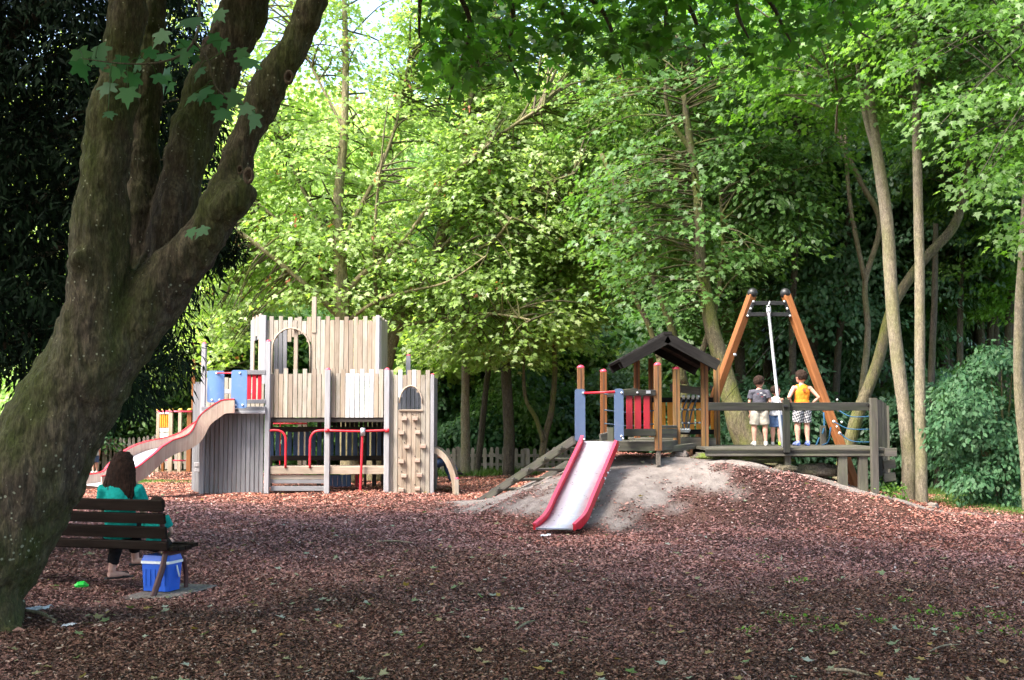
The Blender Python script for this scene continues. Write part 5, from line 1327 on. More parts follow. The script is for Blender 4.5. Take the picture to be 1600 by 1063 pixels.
# ================================================================== bench, cooler, slab
def build_bench():
    org = W(248, 921, 10.5); gz = Hs(org.x, org.y)
    an = R(16); fwd = Vector((math.sin(an), math.cos(an), 0)); rt = Vector((math.cos(an), -math.sin(an), 0))
    org.z = gz
    root = thing('park_bench', 'dark slatted park bench with worn red iron end frame seen from behind', 'bench', org)
    P = lambda r, f, z: org + rt * r + fwd * f + Vector((0, 0, z))
    L = 1.75
    for z, f, hw_ in ((.47, .035, .08), (.59, .01, .11), (.72, -.02, .095), (.84, -.05, .105)):
        beam('slat', P(-L, f, z), P(.06, f, z), hw_, .035, M['bench_wood'], root, Vector((0, 0, 1)) - fwd * .22)
    for k in range(4): beam('seat_slat', P(-L, .10 + k * .115, .42 + .012 * abs(k - 1.5)), P(.10, .10 + k * .115, .42 + .012 * abs(k - 1.5)), .10, .035, M['bench_wood'], root, fwd)
    for rr in (-.0, -L + .12):
        fr = part('end_frame', root, P(rr, 0, 0)); IR = M['bench_red']
        def bar(pts, w_=.035, nm='iron_bar'):
            v, f = tube_geo(smoothpath([P(rr, a, z) for a, z in pts], 4), [(w_ * .75, w_)] * ((len(pts) - 1) * 4 + 1), 8, rt)
            b0 = Vector(P(rr, *pts[0])); put(nm, pydata(nm, [q - b0 for q in v], f, True), fr, b0, IR)
        bar([(-.10, .0), (-.02, .14), (.06, .28), (.10, .40)], .034)             # rear leg
        bar([(.11, .39), (.07, .50), (.03, .68), (-.03, .88)], .028)            # back support
        bar([(.10, .39), (.25, .405), (.45, .40), (.56, .43)], .028)              # seat bar
        bar([(.14, .36), (.28, .37), (.40, .30), (.45, .14), (.45, .0)], .026)     # front leg with its arch
    sl = thing('paving_slab', 'thin concrete slab lying under the end of the bench', 'slab', P(-.02, .2, 0))
    v, f = [], []
    g = beam('slab', P(-.02, -.28, .005), P(-.02, .66, .005), .46, .06, M['concrete'], sl, rt, ch=.01)
    return root, P, fwd, rt, org
bench, BP, BF, BR, BO = build_bench()
def build_cooler():
    c = BP(-.10, .20, 0); root = thing('cooler_box', 'bright blue cooler box with a white lid band under the bench end', 'cooler', c)
    w_, d_, h = .148, .12, .25
    def rbox(w1, d1, z0, w2, d2, z1, r=.03):
        pr = []
        out = []
        for (w0, d0, z) in ((w1, d1, z0), (w2, d2, z1)):
            for cx, cy, s in ((w0 - r, d0 - r, 0), (-w0 + r, d0 - r, 90), (-w0 + r, -d0 + r, 180), (w0 - r, -d0 + r, 270)):
                for k in range(5): a = R(s + 22.5 * k); out.append(BR * (cx + r * math.cos(a)) + BF * (cy + r * math.sin(a)) + Vector((0, 0, z)))
        f = [list(range(19, -1, -1)), list(range(20, 40))] + [[i, (i + 1) % 20, 20 + (i + 1) % 20, 20 + i] for i in range(20)]
        return out, f
    z0 = .045
    for nm, args, mt in (('body', (w_ * .9, d_ * .9, z0, w_, d_, z0 + h), 'cooler_blue'), ('band', (w_ + .008, d_ + .008, z0 + h + .001, w_ + .008, d_ + .008, z0 + h + .025), 'white_plastic'), ('lid', (w_ + .004, d_ + .004, z0 + h + .026, w_ - .01, d_ - .01, z0 + h + .075), 'cooler_blue')):
        v, f = rbox(*args); put(nm, pydata(nm, v, f), root, c, M[mt])
    for k in range(5):      # moulded ribs on the front and end faces
        beam('rib', c + BR * (-.10 + .05 * k) - BF * (d_ * .93) + Vector((0, 0, z0 + .05)), c + BR * (-.10 + .05 * k) - BF * (d_ * .985) + Vector((0, 0, z0 + .2)), .02, .012, M['cooler_blue'], root, BR)
    tube('handle', [c + BR * (w_ + .006) + Vector((0, 0, z0 + h - .02)), c + BR * (w_ + .03) + Vector((0, 0, z0 + h - .10)), c + BR * (w_ + .006) + BF * .05 + Vector((0, 0, z0 + h - .13))], .008, M['white_plastic'], root, 6, 3)
build_cooler()

# ---- stones and logs by the platform
def rock(name, label, cat, c, r, mat, seed, zsink=.3):
    v, f = ball_geo((0, 0, 0), 1, 20, 14, None); v = [Vector((q.x * r[0], q.y * r[1], q.z * r[2])) * (1 + .35 * mnoise.fractal(q * 1.6 + Vector((seed, 0, 0)), .7, 2., 4)) for q in v]
    o = put(name, pydata(name, v, f, True), None, c, mat); tag(o, label, cat); return o
def lay(px, py, Y, up=0): p = W(px, py, Y); p.z = Hs(p.x, p.y) + up; return p
rock('mossy_log', 'moss covered log lying under the left end of the long platform', 'log', lay(1178, 722, 18.95, .05), (.62, .16, .07), M['rock'], 1)
rock('mossy_stone', 'low mossy stone beside the hut footing left of the platform', 'stone', lay(1103, 728, 18.9, .03), (.22, .14, .08), M['rock'], 2)
rock('old_log', 'weathered brown log half buried on the slope under the platform', 'log', lay(1270, 748, 18.9, .08), (.55, .17, .11), M['log'], 3)
rock('flat_stone', 'flat grey stone left of the weathered log on the slope', 'stone', lay(1226, 738, 18.7, .03), (.20, .15, .07), M['log'], 4)
rock('footing_stone', 'pale round stone holding the right footing of the slide tower', 'stone', lay(1062, 724, 19.35, .03), (.15, .13, .09), M['concrete'], 5)
rock('pink_stone', 'small pinkish stone lying past the pale trunks on the path', 'stone', lay(1457, 793, 19.3, .03), (.11, .08, .06), M['concrete'], 6)
rock('loose_stone', 'small pale stone on the worn soil left of the metal slide', 'stone', lay(840, 780, 19.0, .015), (.07, .05, .03), M['concrete'], 7)

# ---- litter, sticks, fallen leaves, tufts
def sheet(name, label, cat, px, py, s, mat, seed):
    rg = random.Random(seed); p = W(px, py, 100); d = (p - Vector((0, 0, CAMH))); k = -CAMH / d.z if d.z < 0 else 1; g = Vector((0, 0, CAMH)) + d * k; g.z = Hs(g.x, g.y) + .025
    V = []; Fc = []; n = 7
    for i in range(n):
        for j in range(n):
            u, v_ = i / (n - 1) - .5, j / (n - 1) - .5
            V.append(Vector((u * s, v_ * s * .8, .28 * s * abs(mnoise.noise(Vector((u * 4 + seed, v_ * 4, 0)))) + .1 * s * (u + .5))) + Vector((rg.uniform(-.05, .05) * s, rg.uniform(-.05, .05) * s, 0)))
    for i in range(n - 1):
        for j in range(n - 1): Fc.append([i * n + j, (i + 1) * n + j, (i + 1) * n + j + 1, i * n + j + 1])
    o = put(name, pydata(name, V, Fc), None, g, mat); sm = o.modifiers.new('s', 'SOLIDIFY'); sm.thickness = .002; return tag(o, label, cat)
sheet('crumpled_paper', 'crumpled pale paper litter beside the maple roots', 'litter', 60, 975, .16, M['paper'], 3)
sheet('paper_scrap', 'smaller grey scrap of paper right of the crumpled litter', 'litter', 107, 991, .09, M['paper'], 5)
sheet('white_scrap', 'white scrap lying on the mulch just below the metal slide', 'litter', 853, 840, .13, M['white_cloth'], 8)
def ground_at(px, py):
    d = W(px, py, 100) - Vector((0, 0, CAMH)); p = Vector((0, 0, CAMH)) + d * (CAMH / -d.z)
    for _ in range(6): z = Hs(p.x, p.y); p = Vector((0, 0, CAMH)) + d * ((CAMH - z) / -d.z)
    return p
g = ground_at(127, 921); bt = thing('green_wrapper', 'bright green plastic wrapper on the ground behind the bench', 'litter', g + Vector((0, 0, .03)))
v, f = tube_geo([g + Vector((-.06, 0, .03)), g + Vector((-.03, 0, .04)), g + Vector((.02, .01, .045)), g + Vector((.06, .02, .03))], [.012, .03, .032, .008], 8)
put('wrapper', pydata('wrapper', [q - g for q in v], f, False), bt, g, M['green_bottle'])
for lab, a, b_, r in (('pale stick lying on the mulch in the middle of the play area', (588, 849), (646, 851), .012), ('short pinkish twig on the dark mulch below the middle stick', (806, 989), (836, 974), .009),
                      ('long thin twig near the lower edge of the picture', (1290, 1052), (1358, 1061), .010), ('broken twig on the darker mulch right of the middle', (1452, 1023), (1500, 1012), .006), ('short root-like stick beside the maple roots and paper', (40, 958), (88, 975), .014)):
    A, B = ground_at(*a), ground_at(*b_); A.z += .02; B.z += .02
    o = tube('stick', [A, A.lerp(B, .5) + Vector((0, .02, .012)), B], [r, r * 1.1, r * .5], M['bark_pale'], None, 7, 5); tag(o, lab, 'stick')
rg = np.random.default_rng(91)
n = 760; dy = np.exp(rg.uniform(math.log(95), math.log(430), n)); px = rg.uniform(0, 1600, n); Y = CAMH / (dy / F); X = (px - 800) / F * Y
U = rg.normal(0, 1, (n, 3)); U[:, 2] = .1; Nn = rg.normal(0, .3, (n, 3)); Nn[:, 2] = 1
V = leaves(np.stack([X, Y, H(X, Y) + .025], -1), U, Nn, rg.uniform(.035, .085, n), STAR, -.2, -.1)
tag(put('fallen_leaves', fast_mesh('fallen_leaves', V, 10, rg.uniform(0, 1, n)), None, (0, 0, 0), leafm('fallen_leaf', [(.10, .16, .03), (.22, .25, .17), (.30, .20, .04), (.20, .24, .18), (.34, .36, .30)], .2, .6)), 'scattered fallen leaves lying on the mulch', 'leaves', None, 'stuff')
def grass(name, label, cx, cy, rx, ry, n, hgt, seed, mask=True):
    rg = np.random.default_rng(seed); a = rg.uniform(-1, 1, n); b_ = rg.uniform(-1, 1, n); X = cx + a * rx; Y = cy + b_ * ry
    if mask: k = rg.uniform(0, 1, n) < grassy(X, Y); X, Y = X[k], Y[k]
    m_ = len(X); U = rg.normal(0, .45, (m_, 3)); U[:, 2] = 1; Nn = rg.normal(0, 1, (m_, 3)); Nn[:, 2] = .1
    V = leaves(np.stack([X, Y, H(X, Y) - .005], -1), U, Nn, hgt * rg.uniform(.4, 1.3, m_), NEEDLE * np.array([.5, 1]), .1, .1)
    return tag(put(name, fast_mesh(name, V, 4, rg.uniform(0, 1, m_)), None, (0, 0, 0), M['grass']), label, 'grass', None, 'stuff')
grass('grass', 'mown grass strip under the shrubs at the right edge', 11, 21.5, 4.5, 4.2, 60000, .07, 1)
grass('grass_strip', 'thin bright grass strip crossing the mulch by the left fence', -10, 28.2, 6.5, 1.6, 26000, .06, 2)
grass('weeds', 'low weeds growing along the foot of the middle picket fence', 1.0, 31.0, 6.5, .9, 9000, .20, 3, False)
# tufts sprouting through the mulch, lower right
rg = np.random.default_rng(5); Cc = []
for (a, b_) in [(1220, 965), (1240, 975), (1278, 972), (1300, 985), (1372, 968), (1385, 974), (1455, 962), (1470, 958), (1500, 965), (1540, 958), (1560, 966), (1445, 985), (1560, 988), (1570, 994), (1180, 985), (1425, 970), (1505, 988), (1190, 875), (1245, 907), (1410, 938)]:
    for _ in range(3):
        p = ground_at(a + rg.normal(0, 10), b_ + rg.normal(0, 3)); Cc.append(p)
Cc = np.array(Cc); n = len(Cc) * 14; P = np.repeat(Cc, 14, 0) + np.stack([rg.normal(0, .045, n), rg.normal(0, .045, n), np.zeros(n)], -1); U = rg.normal(0, .6, (n, 3)); U[:, 2] = .6; Nn = rg.normal(0, .3, (n, 3)); Nn[:, 2] += .8
tag(put('seedlings', fast_mesh('seedlings', leaves(P, U, Nn, rg.uniform(.02, .045, n), OVAL, .1, .2), 6, rg.uniform(0, 1, n)), None, (0, 0, 0), M['l_right']), 'bright green seedlings sprouting through the dark mulch at lower right', 'seedlings', None, 'stuff')
# plants at the foot of the platform's end post
pt = thing('young_plant', 'small fresh green plant beside the last platform post', 'plant', ground_at(1386, 783))
b0 = wloc(pt); C = np.array([b0 + Vector((rg.normal(0, .12) + .12, rg.normal(0, .1) + .3, abs(rg.normal(.12, .08)))) for _ in range(22)])
V, P = sprays(C, rg.normal(0, 1, C.shape), 12, .10, .03, .07, OVAL, rg); tag(put('foliage', fast_mesh('foliage', V, 6, rg.uniform(0, 1, len(V))), pt, (0, 0, 0), M['l_right']), kind='stuff')
# ================================================================== people
def person(label, base, h, face, J, clothes, hair, skin='skin', group=None, look=0., tiltf=0., voxel=.0075, headr=None, extra=None):
    """J: joints in metres, local frame (x right, y forward, z up) ; face: heading in degrees (0 = away from the camera)"""
    root = thing('person', label, 'person', base, group)
    a = -R(face); Rz = Matrix.Rotation(a, 3, 'Z')
    base = Vector(base)
    T = lambda p: Rz @ Vector(p) + base
    side = Rz @ Vector((1, 0, 0))
    def limb(pts, rad, n=10, sd=None): return tube_geo([T(p) for p in pts], rad, n, sd if sd is not None else side)
    J = {k: Vector(v) for k, v in J.items()}
    s = h / 1.33
    g = []
    # torso
    g.append(limb([J['pelvis'] + Vector((0, 0, -.05 * s)), J['pelvis'], J['pelvis'].lerp(J['chest'], .45), J['chest'], J['chest'].lerp(J['neck'], .6), J['neck']],
                  [(.085 * s, .07 * s), (.115 * s, .085 * s), (.098 * s, .072 * s), (.125 * s, .082 * s), (.105 * s, .065 * s), (.04 * s, .04 * s)], 14))
    g.append(limb([J['neck'] - Vector((0, 0, .03 * s)), J['neck'], J['head'] - Vector((0, 0, .03 * s))], [.045 * s, .038 * s, .038 * s]))
    for sd in 'lr':
        sh, el, wr = J['sh_' + sd], J['el_' + sd], J['wr_' + sd]
        g.append(limb([J['chest'].lerp(J['neck'], .45), sh, sh.lerp(el, .3), el, el.lerp(wr, .3), wr], [.045 * s, .046 * s, .038 * s, .029 * s, .031 * s, .020 * s], 8))
        hd = J.get('hd_' + sd, wr + (wr - el).normalized() * .07 * s); dv = (hd - wr)
        g.append(limb([wr, wr.lerp(hd, .5), hd], [(.020 * s, .014 * s), (.030 * s, .014 * s), (.028 * s, .012 * s)], 8))
        dn = dv.normalized(); ac = dn.cross(Vector((0, 1, 0))); ac = ac.normalized() if ac.length > .1 else Vector((1, 0, 0)); cu = ac.cross(dn)
        for k, ln in enumerate((.048, .056, .052, .040)):
            o = hd + ac * ((k - 1.5) * .0135 * s) - dn * .006 * s; m_ = o + dn * ln * .55 * s + cu * .004 * s; e = o + dn * ln * .9 * s + cu * .018 * s
            g.append(limb([o, m_, e], [.0085 * s, .008 * s, .007 * s], 6))
        sg = -1 if sd == 'l' else 1
        o = wr.lerp(hd, .3); g.append(limb([o, o + ac * .030 * s * sg + dn * .02 * s, o + ac * .034 * s * sg + dn * .045 * s], [.010 * s, .009 * s, .007 * s], 6))
        hp, kn, an = J['hip_' + sd], J['kn_' + sd], J['an_' + sd]
        g.append(limb([hp + (hp - kn).normalized() * .03 * s, hp, hp.lerp(kn, .35), kn, kn.lerp(an, .3), kn.lerp(an, .7), an], [.06 * s, .078 * s, .070 * s, .050 * s, .052 * s, .036 * s, .030 * s], 10))
        to = J.get('to_' + sd, an + Vector((0, .13 * s, -.045 * s)))
        heel = an + (an - to).normalized() * .03 * s; heel.z = min(an.z - .03 * s, heel.z)
        g.append(limb([heel, an.lerp(to, .25) + Vector((0, 0, -.02 * s)), to.lerp(an, .25), to], [(.026 * s, .024 * s), (.032 * s, .028 * s), (.034 * s, .018 * s), (.022 * s, .010 * s)], 8))
    # head with face
    hr = headr or .110 * s; hc = J['head'] + Vector((0, .01 * s, .062 * s)); Rh = Rz @ Matrix.Rotation(-R(look), 3, 'Z') @ Matrix.Rotation(-R(tiltf), 3, 'X'); HC = T(hc)
    hp_ = lambda x, y, z: HC + Rh @ Vector((x * hr, y * hr, z * hr))
    def hball(c, r, seg=14, rings=10):
        v, f = ball_geo((0, 0, 0), 1, seg, rings); return [hp_(c[0] + q.x * r[0], c[1] + q.y * r[1], c[2] + q.z * r[2]) for q in v], f
    g += [hball((0, -.02, .12), (.80, .98, .92), 18, 12), hball((0, .22, -.42), (.58, .66, .62)), hball((0, .90, -.10), (.13, .20, .15), 8, 6), hball((0, .80, .02), (.09, .12, .26), 8, 6),
          hball((-.80, -.05, -.08), (.09, .16, .22), 8, 6), hball((.80, -.05, -.08), (.09, .16, .22), 8, 6), hball((0, .80, -.42), (.24, .10, .07), 8, 6), hball((0, .70, -.72), (.22, .18, .14), 8, 6),
          hball((0, .45, -.1), (.6, .45, .5))]
    me = remeshed('body', g, voxel * max(s, .8), 2)
    me2 = me; body = put('body', me2, root, (0, 0, 0), M[skin]); 
    # eyes, mouth
    for sx in (-1, 1):
        v, f = hball((sx * .30, .83, .08), (.10, .07, .07), 8, 6); put('eye', pydata('eye', v, f, True), body, (0, 0, 0), M['eye'])
    v, f = hball((0, .885, -.42), (.20, .03, .035), 8, 6); put('mouth', pydata('mouth', v, f, True), body, (0, 0, 0), M['lip'])
    # hair: shell over the skull, thick at the crown, cut at the nape
    hm, hl, kind = hair
    v, f = ball_geo((0, 0, 0), 1, 40, 28); V = []
    for q in v:
        k = 1.0 + .07 * mnoise.noise(q * 6) + .07 * mnoise.noise(Vector((q.x * 18, q.y * 18, q.z * 5)))
        face_cut = q.y > .35 and q.z < .42 + .25 * mnoise.noise(q * 5)
        low = q.z < -.70 + (.40 if q.y > -.15 else 0) and kind == 'short'
        r = .80 if (face_cut or low) else 1.0
        V.append(hp_(q.x * .92 * k * r, (q.y * 1.10 * k - .02) * r, (q.z * 1.00 * k) * r + .17))
    gh = [(V, f)]
    if kind == 'long':
        for k in range(26):
            a_ = math.pi * (1.02 + .96 * k / 25) ; x, y = math.cos(a_) * .80, math.sin(a_) * .82
            rn = random.Random(k)
            zz = -hl * rn.uniform(.86, 1.05)
            pts = [hp_(x * .7, y * .75, .7), hp_(x * 1.2, y * 1.1 - .05, -.1), hp_(x * 1.45, y * 1.05 - .22, -.9), hp_(x * 1.75 + rn.uniform(-.12, .12), y * .6 - .62, -1.9 * hl / 2.6), hp_(x * 1.6 + rn.uniform(-.2, .2), y * .4 - .75, zz)]
            gh.append(tube_geo(smoothpath(pts, 3), lerp_r([.22 * hr, .27 * hr, .26 * hr, .21 * hr, .05 * hr], 3), 6))
    hm_ = remeshed('hair', gh, .006 if kind == 'long' else .005, 1, .004, 30)
    put('hair', hm_, root, (0, 0, 0), M[hm])
    # clothes
    for c in clothes:
        nm, mt = c[0], c[1]; gg = []
        if nm in ('shirt', 'tank_top'):
            e = c[2] if len(c) > 2 else 1.; b0 = J['pelvis'].lerp(J['chest'], -.12)
            gg.append(limb([b0, J['pelvis'].lerp(J['chest'], .1), J['pelvis'].lerp(J['chest'], .45), J['chest'], J['chest'].lerp(J['neck'], .55), J['chest'].lerp(J['neck'], .88)],
                           [(.150 * s * e, .112 * s * e), (.146 * s * e, .110 * s * e), (.128 * s * e, .095 * s * e), (.142 * s * e, .100 * s * e), (.120 * s * e if nm == 'shirt' else .098 * s, .078 * s), (.052 * s, .052 * s)], 16))
            for sd in 'lr':
                sh, el = J['sh_' + sd], J['el_' + sd]; k = .62 if nm == 'shirt' else .0
                if k: gg.append(limb([J['chest'].lerp(J['neck'], .5), sh + Vector((0, 0, -.004 * s)), sh.lerp(el, k)], [.062 * s, .065 * s, .062 * s], 10))
                else: gg.append(limb([J['chest'].lerp(J['neck'], .62), J['chest'].lerp(J['neck'], .62).lerp(sh, .62)], [(.04 * s), (.05 * s)], 8))
        elif nm in ('shorts', 'trousers'):
            k = c[2]; fl = c[3] if len(c) > 3 else 1.
            gg.append(limb([J['pelvis'] + Vector((0, 0, .05 * s)), J['pelvis'], J['hip_l'].lerp(J['hip_r'], .5) + Vector((0, 0, -.02 * s))], [(.118 * s, .092 * s), (.132 * s, .104 * s), (.12 * s, .10 * s)], 14))
            for sd in 'lr':
                hp2, kn, an = J['hip_' + sd], J['kn_' + sd], J['an_' + sd]
                if nm == 'shorts': gg.append(limb([hp2 + (hp2 - kn).normalized() * .02 * s, hp2.lerp(kn, .2), hp2.lerp(kn, .6), hp2.lerp(kn, k)], [.085 * s, .092 * s * fl, .088 * s * fl, .084 * s * fl], 12))
                else: gg.append(limb([hp2 + (hp2 - kn).normalized() * .03 * s, hp2, hp2.lerp(kn, .5), kn, kn.lerp(an, .35), kn.lerp(an, k)], [.08 * s, .09 * s, .078 * s, .062 * s, .060 * s, .046 * s * fl], 12))
        elif nm == 'shoe':
            for sd in 'lr':
                an = J['an_' + sd]; to = J.get('to_' + sd, an + Vector((0, .13 * s, -.045 * s))); heel = an + (an - to).normalized() * .045 * s; heel.z = to.z + .012 * s
                gs = [limb([heel, an.lerp(to, .2) + Vector((0, 0, -.022 * s)), to.lerp(an, .3), to + (to - an).normalized() * .01], [(.032 * s, .036 * s), (.040 * s, .042 * s), (.042 * s, .030 * s), (.028 * s, .016 * s)], 10),
                      limb([an + Vector((0, 0, -.03 * s)), an + Vector((0, 0, .012 * s))], [(.040 * s, .044 * s), (.036 * s, .040 * s)], 10)]
                me = remeshed('shoe', gs, .008, 1); m2 = c[2] if len(c) > 2 and sd == 'r' else mt; put('shoe', me, root, (0, 0, 0), M[m2])
            continue
        elif nm == 'flip_flop':
            for sd in 'lr':
                an = J['an_' + sd]; to = J['to_' + sd]; dv = Vector((to.x - an.x, to.y - an.y, to.z - an.z + .045 * s)).normalized(); z_ = min(to.z, an.z - .05 * s) - .012
                a_, b_ = Vector((an.x, an.y, an.z - .058 * s)) - dv * .05 * s, to + dv * .035 * s + Vector((0, 0, -.012))
                gg2 = limb([a_, a_.lerp(b_, .4), a_.lerp(b_, .8), b_], [(.038 * s, .011), (.036 * s, .010), (.045 * s, .010), (.02 * s, .008)], 12); put('flip_flop', pydata('flip_flop', gg2[0], gg2[1]), root, (0, 0, 0), M[mt])
                for q in (-1, 1):
                    v, f = tube_geo(smoothpath([T(a_.lerp(b_, .86) + Vector((0, 0, .012))), T(a_.lerp(b_, .7) + Vector((q * .018 * s, 0, .045 * s))), T(a_.lerp(b_, .48) + Vector((q * .036 * s, 0, .010)))], 3), [.005] * 7, 5); put('strap', pydata('strap', v, f), root, (0, 0, 0), M[mt])
            continue
        me = remeshed(nm, gg, .010 * max(s, .8), 2, .008 * s, 9.); o = put(nm, me, root, (0, 0, 0), M[mt])
    if extra: extra(root, T, J, s)
    return root
def standing(s, lean=0, stance=.085, arms=None, turn=0):
    """joints for a standing child of height 1.33*s"""
    J = dict(pelvis=(0, 0, .68), chest=(0, 0, .93), neck=(0, .005, 1.075), head=(0, .01, 1.125),
             sh_l=(-.145, 0, .995), sh_r=(.145, 0, .995), hip_l=(-.065, 0, .655), hip_r=(.065, 0, .655),
             kn_l=(-stance, .015, .36), kn_r=(stance, .015, .36), an_l=(-stance * 1.05, -.01, .075), an_r=(stance * 1.05, -.01, .075),
             to_l=(-stance * 1.3, .13, .022), to_r=(stance * 1.3, .13, .022),
             el_l=(-.19, -.01, .80), el_r=(.19, -.01, .80), wr_l=(-.20, .03, .60), wr_r=(.20, .03, .60))
    if arms: J.update(arms)
    return {k: tuple(c * s for c in v) for k, v in J.items()}
zP = W(0, 700, 18.6).z + .002
def feet(px, Y): return Vector(((px - 800) / F * Y, Y, zP))
def print_back(root, T, J, s):
    c = T(J['chest'].lerp(J['neck'], .25) + Vector((0, -.108 * s, 0))); rw = random.Random(3)
    for k, (dz, w_) in enumerate(((.012, .05), (-.008, .065), (-.024, .045))):
        o = beam('back_print', c + Vector((-w_ / 2, -.0015 * k, dz)), c + Vector((w_ / 2, -.0015 * k, dz)), .012, .003, M['print_red' if k != 2 else 'print_red'], root, (0, 0, 1), ch=.001)
def print_grey(root, T, J, s):
    c = T(J['chest'].lerp(J['neck'], .1) + Vector((0, -.112 * s, 0)))
    for dx, dz, w_, m_ in ((-.05, .02, .03, 'print_red'), (.0, .035, .04, 'print_white'), (.06, .0, .035, 'print_white'), (.02, -.03, .03, 'print_red')):
        beam('back_print', c + Vector((dx, 0, dz)), c + Vector((dx + w_, 0, dz)), .010, .003, M[m_], root, (0, .2, 1), ch=.001)
person('tallest boy in an orange sleeveless jersey and checked shorts, hands on hips on the platform', feet(1252.5, 19.7), 1.335, -8,
       standing(1.0, arms=dict(sh_l=(-.15, 0, .995), sh_r=(.15, 0, .995), el_l=(-.265, -.07, .83), el_r=(.275, -.07, .83), wr_l=(-.165, .05, .70), wr_r=(.17, .05, .70), hd_l=(-.12, .085, .68), hd_r=(.12, .085, .68))),
       [('tank_top', 'orange_cloth', .98), ('shorts', 'plaid', .86, 1.02), ('shoe', 'shoe_blue')], ('hair_dark', 1, 'short'), look=-18, extra=print_back)
person('boy in a grey tee shirt and beige shorts standing at the left on the platform', feet(1186, 19.7), 1.24, 6,
       standing(.925, stance=.10, arms=dict(el_l=(-.185, .0, .80), wr_l=(-.165, .05, .60), el_r=(.195, -.02, .82), wr_r=(.14, .15, .90), hd_r=(.11, .20, .95))),
       [('shirt', 'grey_tee', 1.0), ('shorts', 'beige', .88, 1.1), ('shoe', 'shoe_white')], ('hair_dark', 1, 'short'), look=22, extra=print_grey)
person('smallest boy in a white vest and denim shorts behind the hanging pole, looking right', feet(1211.5, 19.85), 1.04, 18,
       standing(.80, stance=.07, arms=dict(el_l=(-.18, .0, .80), wr_l=(-.17, .06, .62), el_r=(.19, .05, .82), wr_r=(.22, .17, .68))),
       [('tank_top', 'white_cloth', 1.0), ('shorts', 'denim', .85, 1.0), ('shoe', 'shoe_white', 'shoe_green')], ('hair_dark', 1, 'short'), look=58)
# woman on the bench
s_ = 1.0
def seated(P0, s):
    return P0
wb = BP(-.56, .20, .05); k = 1.66 / 1.33
def sc(d, f): return {a: tuple(c * f for c in v) for a, v in d.items()}
Jw = dict(pelvis=(0, .02, .50), chest=(0, -.02, .82), neck=(0, .0, 1.02), head=(0, .03, 1.075), sh_l=(-.165, 0, .905), sh_r=(.165, 0, .905), el_l=(-.20, .06, .68), el_r=(.20, .06, .70), wr_l=(-.10, .26, .60), wr_r=(.10, .26, .60),
          hip_l=(-.09, .05, .49), hip_r=(.09, .05, .49), kn_l=(-.20, .46, .50), kn_r=(-.05, .46, .56), an_l=(-.26, .46, .085), an_r=(-.08, .60, .20), to_l=(-.13, .58, .03), to_r=(.08, .66, .15))
person('woman with long brown hair and teal top sitting on the bench, back turned', wb, 1.55, 3, Jw,
       [('shirt', 'teal', .93), ('trousers', 'black_cloth', .82), ('flip_flop', 'flip')], ('hair_brown', 3.1, 'long'), skin='skin_pale', look=10, headr=.108)
cb = BP(-.18, .22, -.03)
Jc = dict(pelvis=(0, 0, .48), chest=(0, -.03, .66), neck=(0, -.02, .765), head=(0, -.01, .79), sh_l=(-.09, 0, .73), sh_r=(.09, 0, .73), el_l=(-.13, .04, .60), el_r=(.13, .04, .60), wr_l=(-.06, .15, .54), wr_r=(.06, .15, .54),
          hip_l=(-.05, .02, .48), hip_r=(.05, .02, .48), kn_l=(-.07, .24, .49), kn_r=(.06, .24, .49), an_l=(-.07, .25, .28), an_r=(.05, .25, .30), to_l=(-.10, .34, .25), to_r=(.04, .34, .27))
person('small dark haired child in teal on the bench, sandals dangling over the cooler', cb, .90, 0, Jc,
       [('shirt', 'teal', 1.0), ('shorts', 'black_cloth', .6, .9), ('flip_flop', 'flip')], ('hair_dark', 1, 'short'), skin='skin_pale', headr=.085)
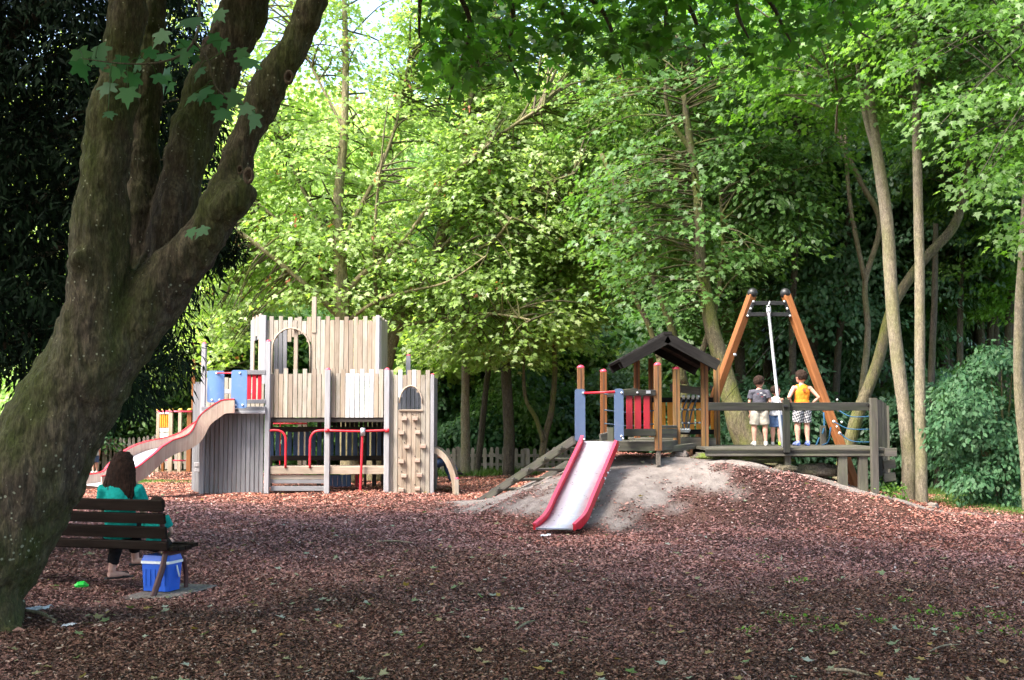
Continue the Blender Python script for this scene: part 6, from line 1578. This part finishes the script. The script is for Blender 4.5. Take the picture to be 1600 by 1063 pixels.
# toddler stooping beyond the wavy slide
tb = Vector((gX(232, 30.8), 30.8, 0)); tb.z = Hs(tb.x, tb.y)
Jt = dict(pelvis=(0, -.02, .42), chest=(-.10, .10, .60), neck=(-.19, .14, .68), head=(-.23, .15, .70), sh_l=(-.20, .16, .66), sh_r=(-.08, .02, .62), el_l=(-.24, .22, .52), el_r=(-.04, .16, .48), wr_l=(-.18, .26, .42), wr_r=(0, .22, .36),
          hip_l=(-.05, 0, .41), hip_r=(.05, 0, .41), kn_l=(-.08, .05, .23), kn_r=(.07, .05, .23), an_l=(-.08, 0, .06), an_r=(.08, 0, .06), to_l=(-.09, .08, .02), to_r=(.09, .08, .02))
person('blond toddler in grey patterned trousers stooping beyond the wavy slide', tb, .92, 160, {a: (-v[0] if False else v[0] * -1, v[1], v[2]) for a, v in Jt.items()},
       [('shirt', 'orange_cloth', 1.0), ('trousers', 'camo', .9, 1.1), ('shoe', 'shoe_white')], ('hair_blond', 1, 'short'), headr=.095)
# adult sitting behind the fort, only the jeans show
ab = Vector((gX(674, 27.6), 27.6, 0)); ab.z = Hs(ab.x, ab.y)
Ja = dict(pelvis=(0, .0, .48), chest=(0, -.04, .80), neck=(0, -.02, 1.0), head=(0, 0, 1.05), sh_l=(-.17, 0, .94), sh_r=(.17, 0, .94), el_l=(-.2, .1, .70), el_r=(.2, .1, .70), wr_l=(-.08, .28, .62), wr_r=(.08, .28, .62),
          hip_l=(-.09, .03, .47), hip_r=(.09, .03, .47), kn_l=(-.06, .36, .49), kn_r=(.02, .38, .58), an_l=(-.05, .50, .085), an_r=(.05, .62, .30), to_l=(-.05, .68, .03), to_r=(.05, .76, .22))
person('adult in blue jeans with legs crossed, half hidden behind the right fort wall', ab, 1.6, 78, Ja,
       [('shirt', 'orange_cloth', .95), ('trousers', 'jeans', .97), ('shoe', 'black_cloth')], ('hair_dark', 1, 'short'))
lb = thing('low_log_seat', 'low log seat under the adult in jeans behind the fort', 'seat', ab)
tube('log', [ab + Vector((-.04, -.4, .18)), ab + Vector((-.04, .4, .18))], .19, M['log'], lb, 14, 1)
# child at the fence left of the woman
fb = Vector((gX(158, 31.9), 31.6, 0)); fb.z = Hs(fb.x, fb.y)
person('child in a pale shirt at the left fence behind the maple trunk', fb, .98, -60, standing(.74),
       [('shirt', 'white_cloth', 1.0), ('shorts', 'denim', .85, 1.0), ('shoe', 'shoe_white')], ('hair_blond', 1, 'short'))
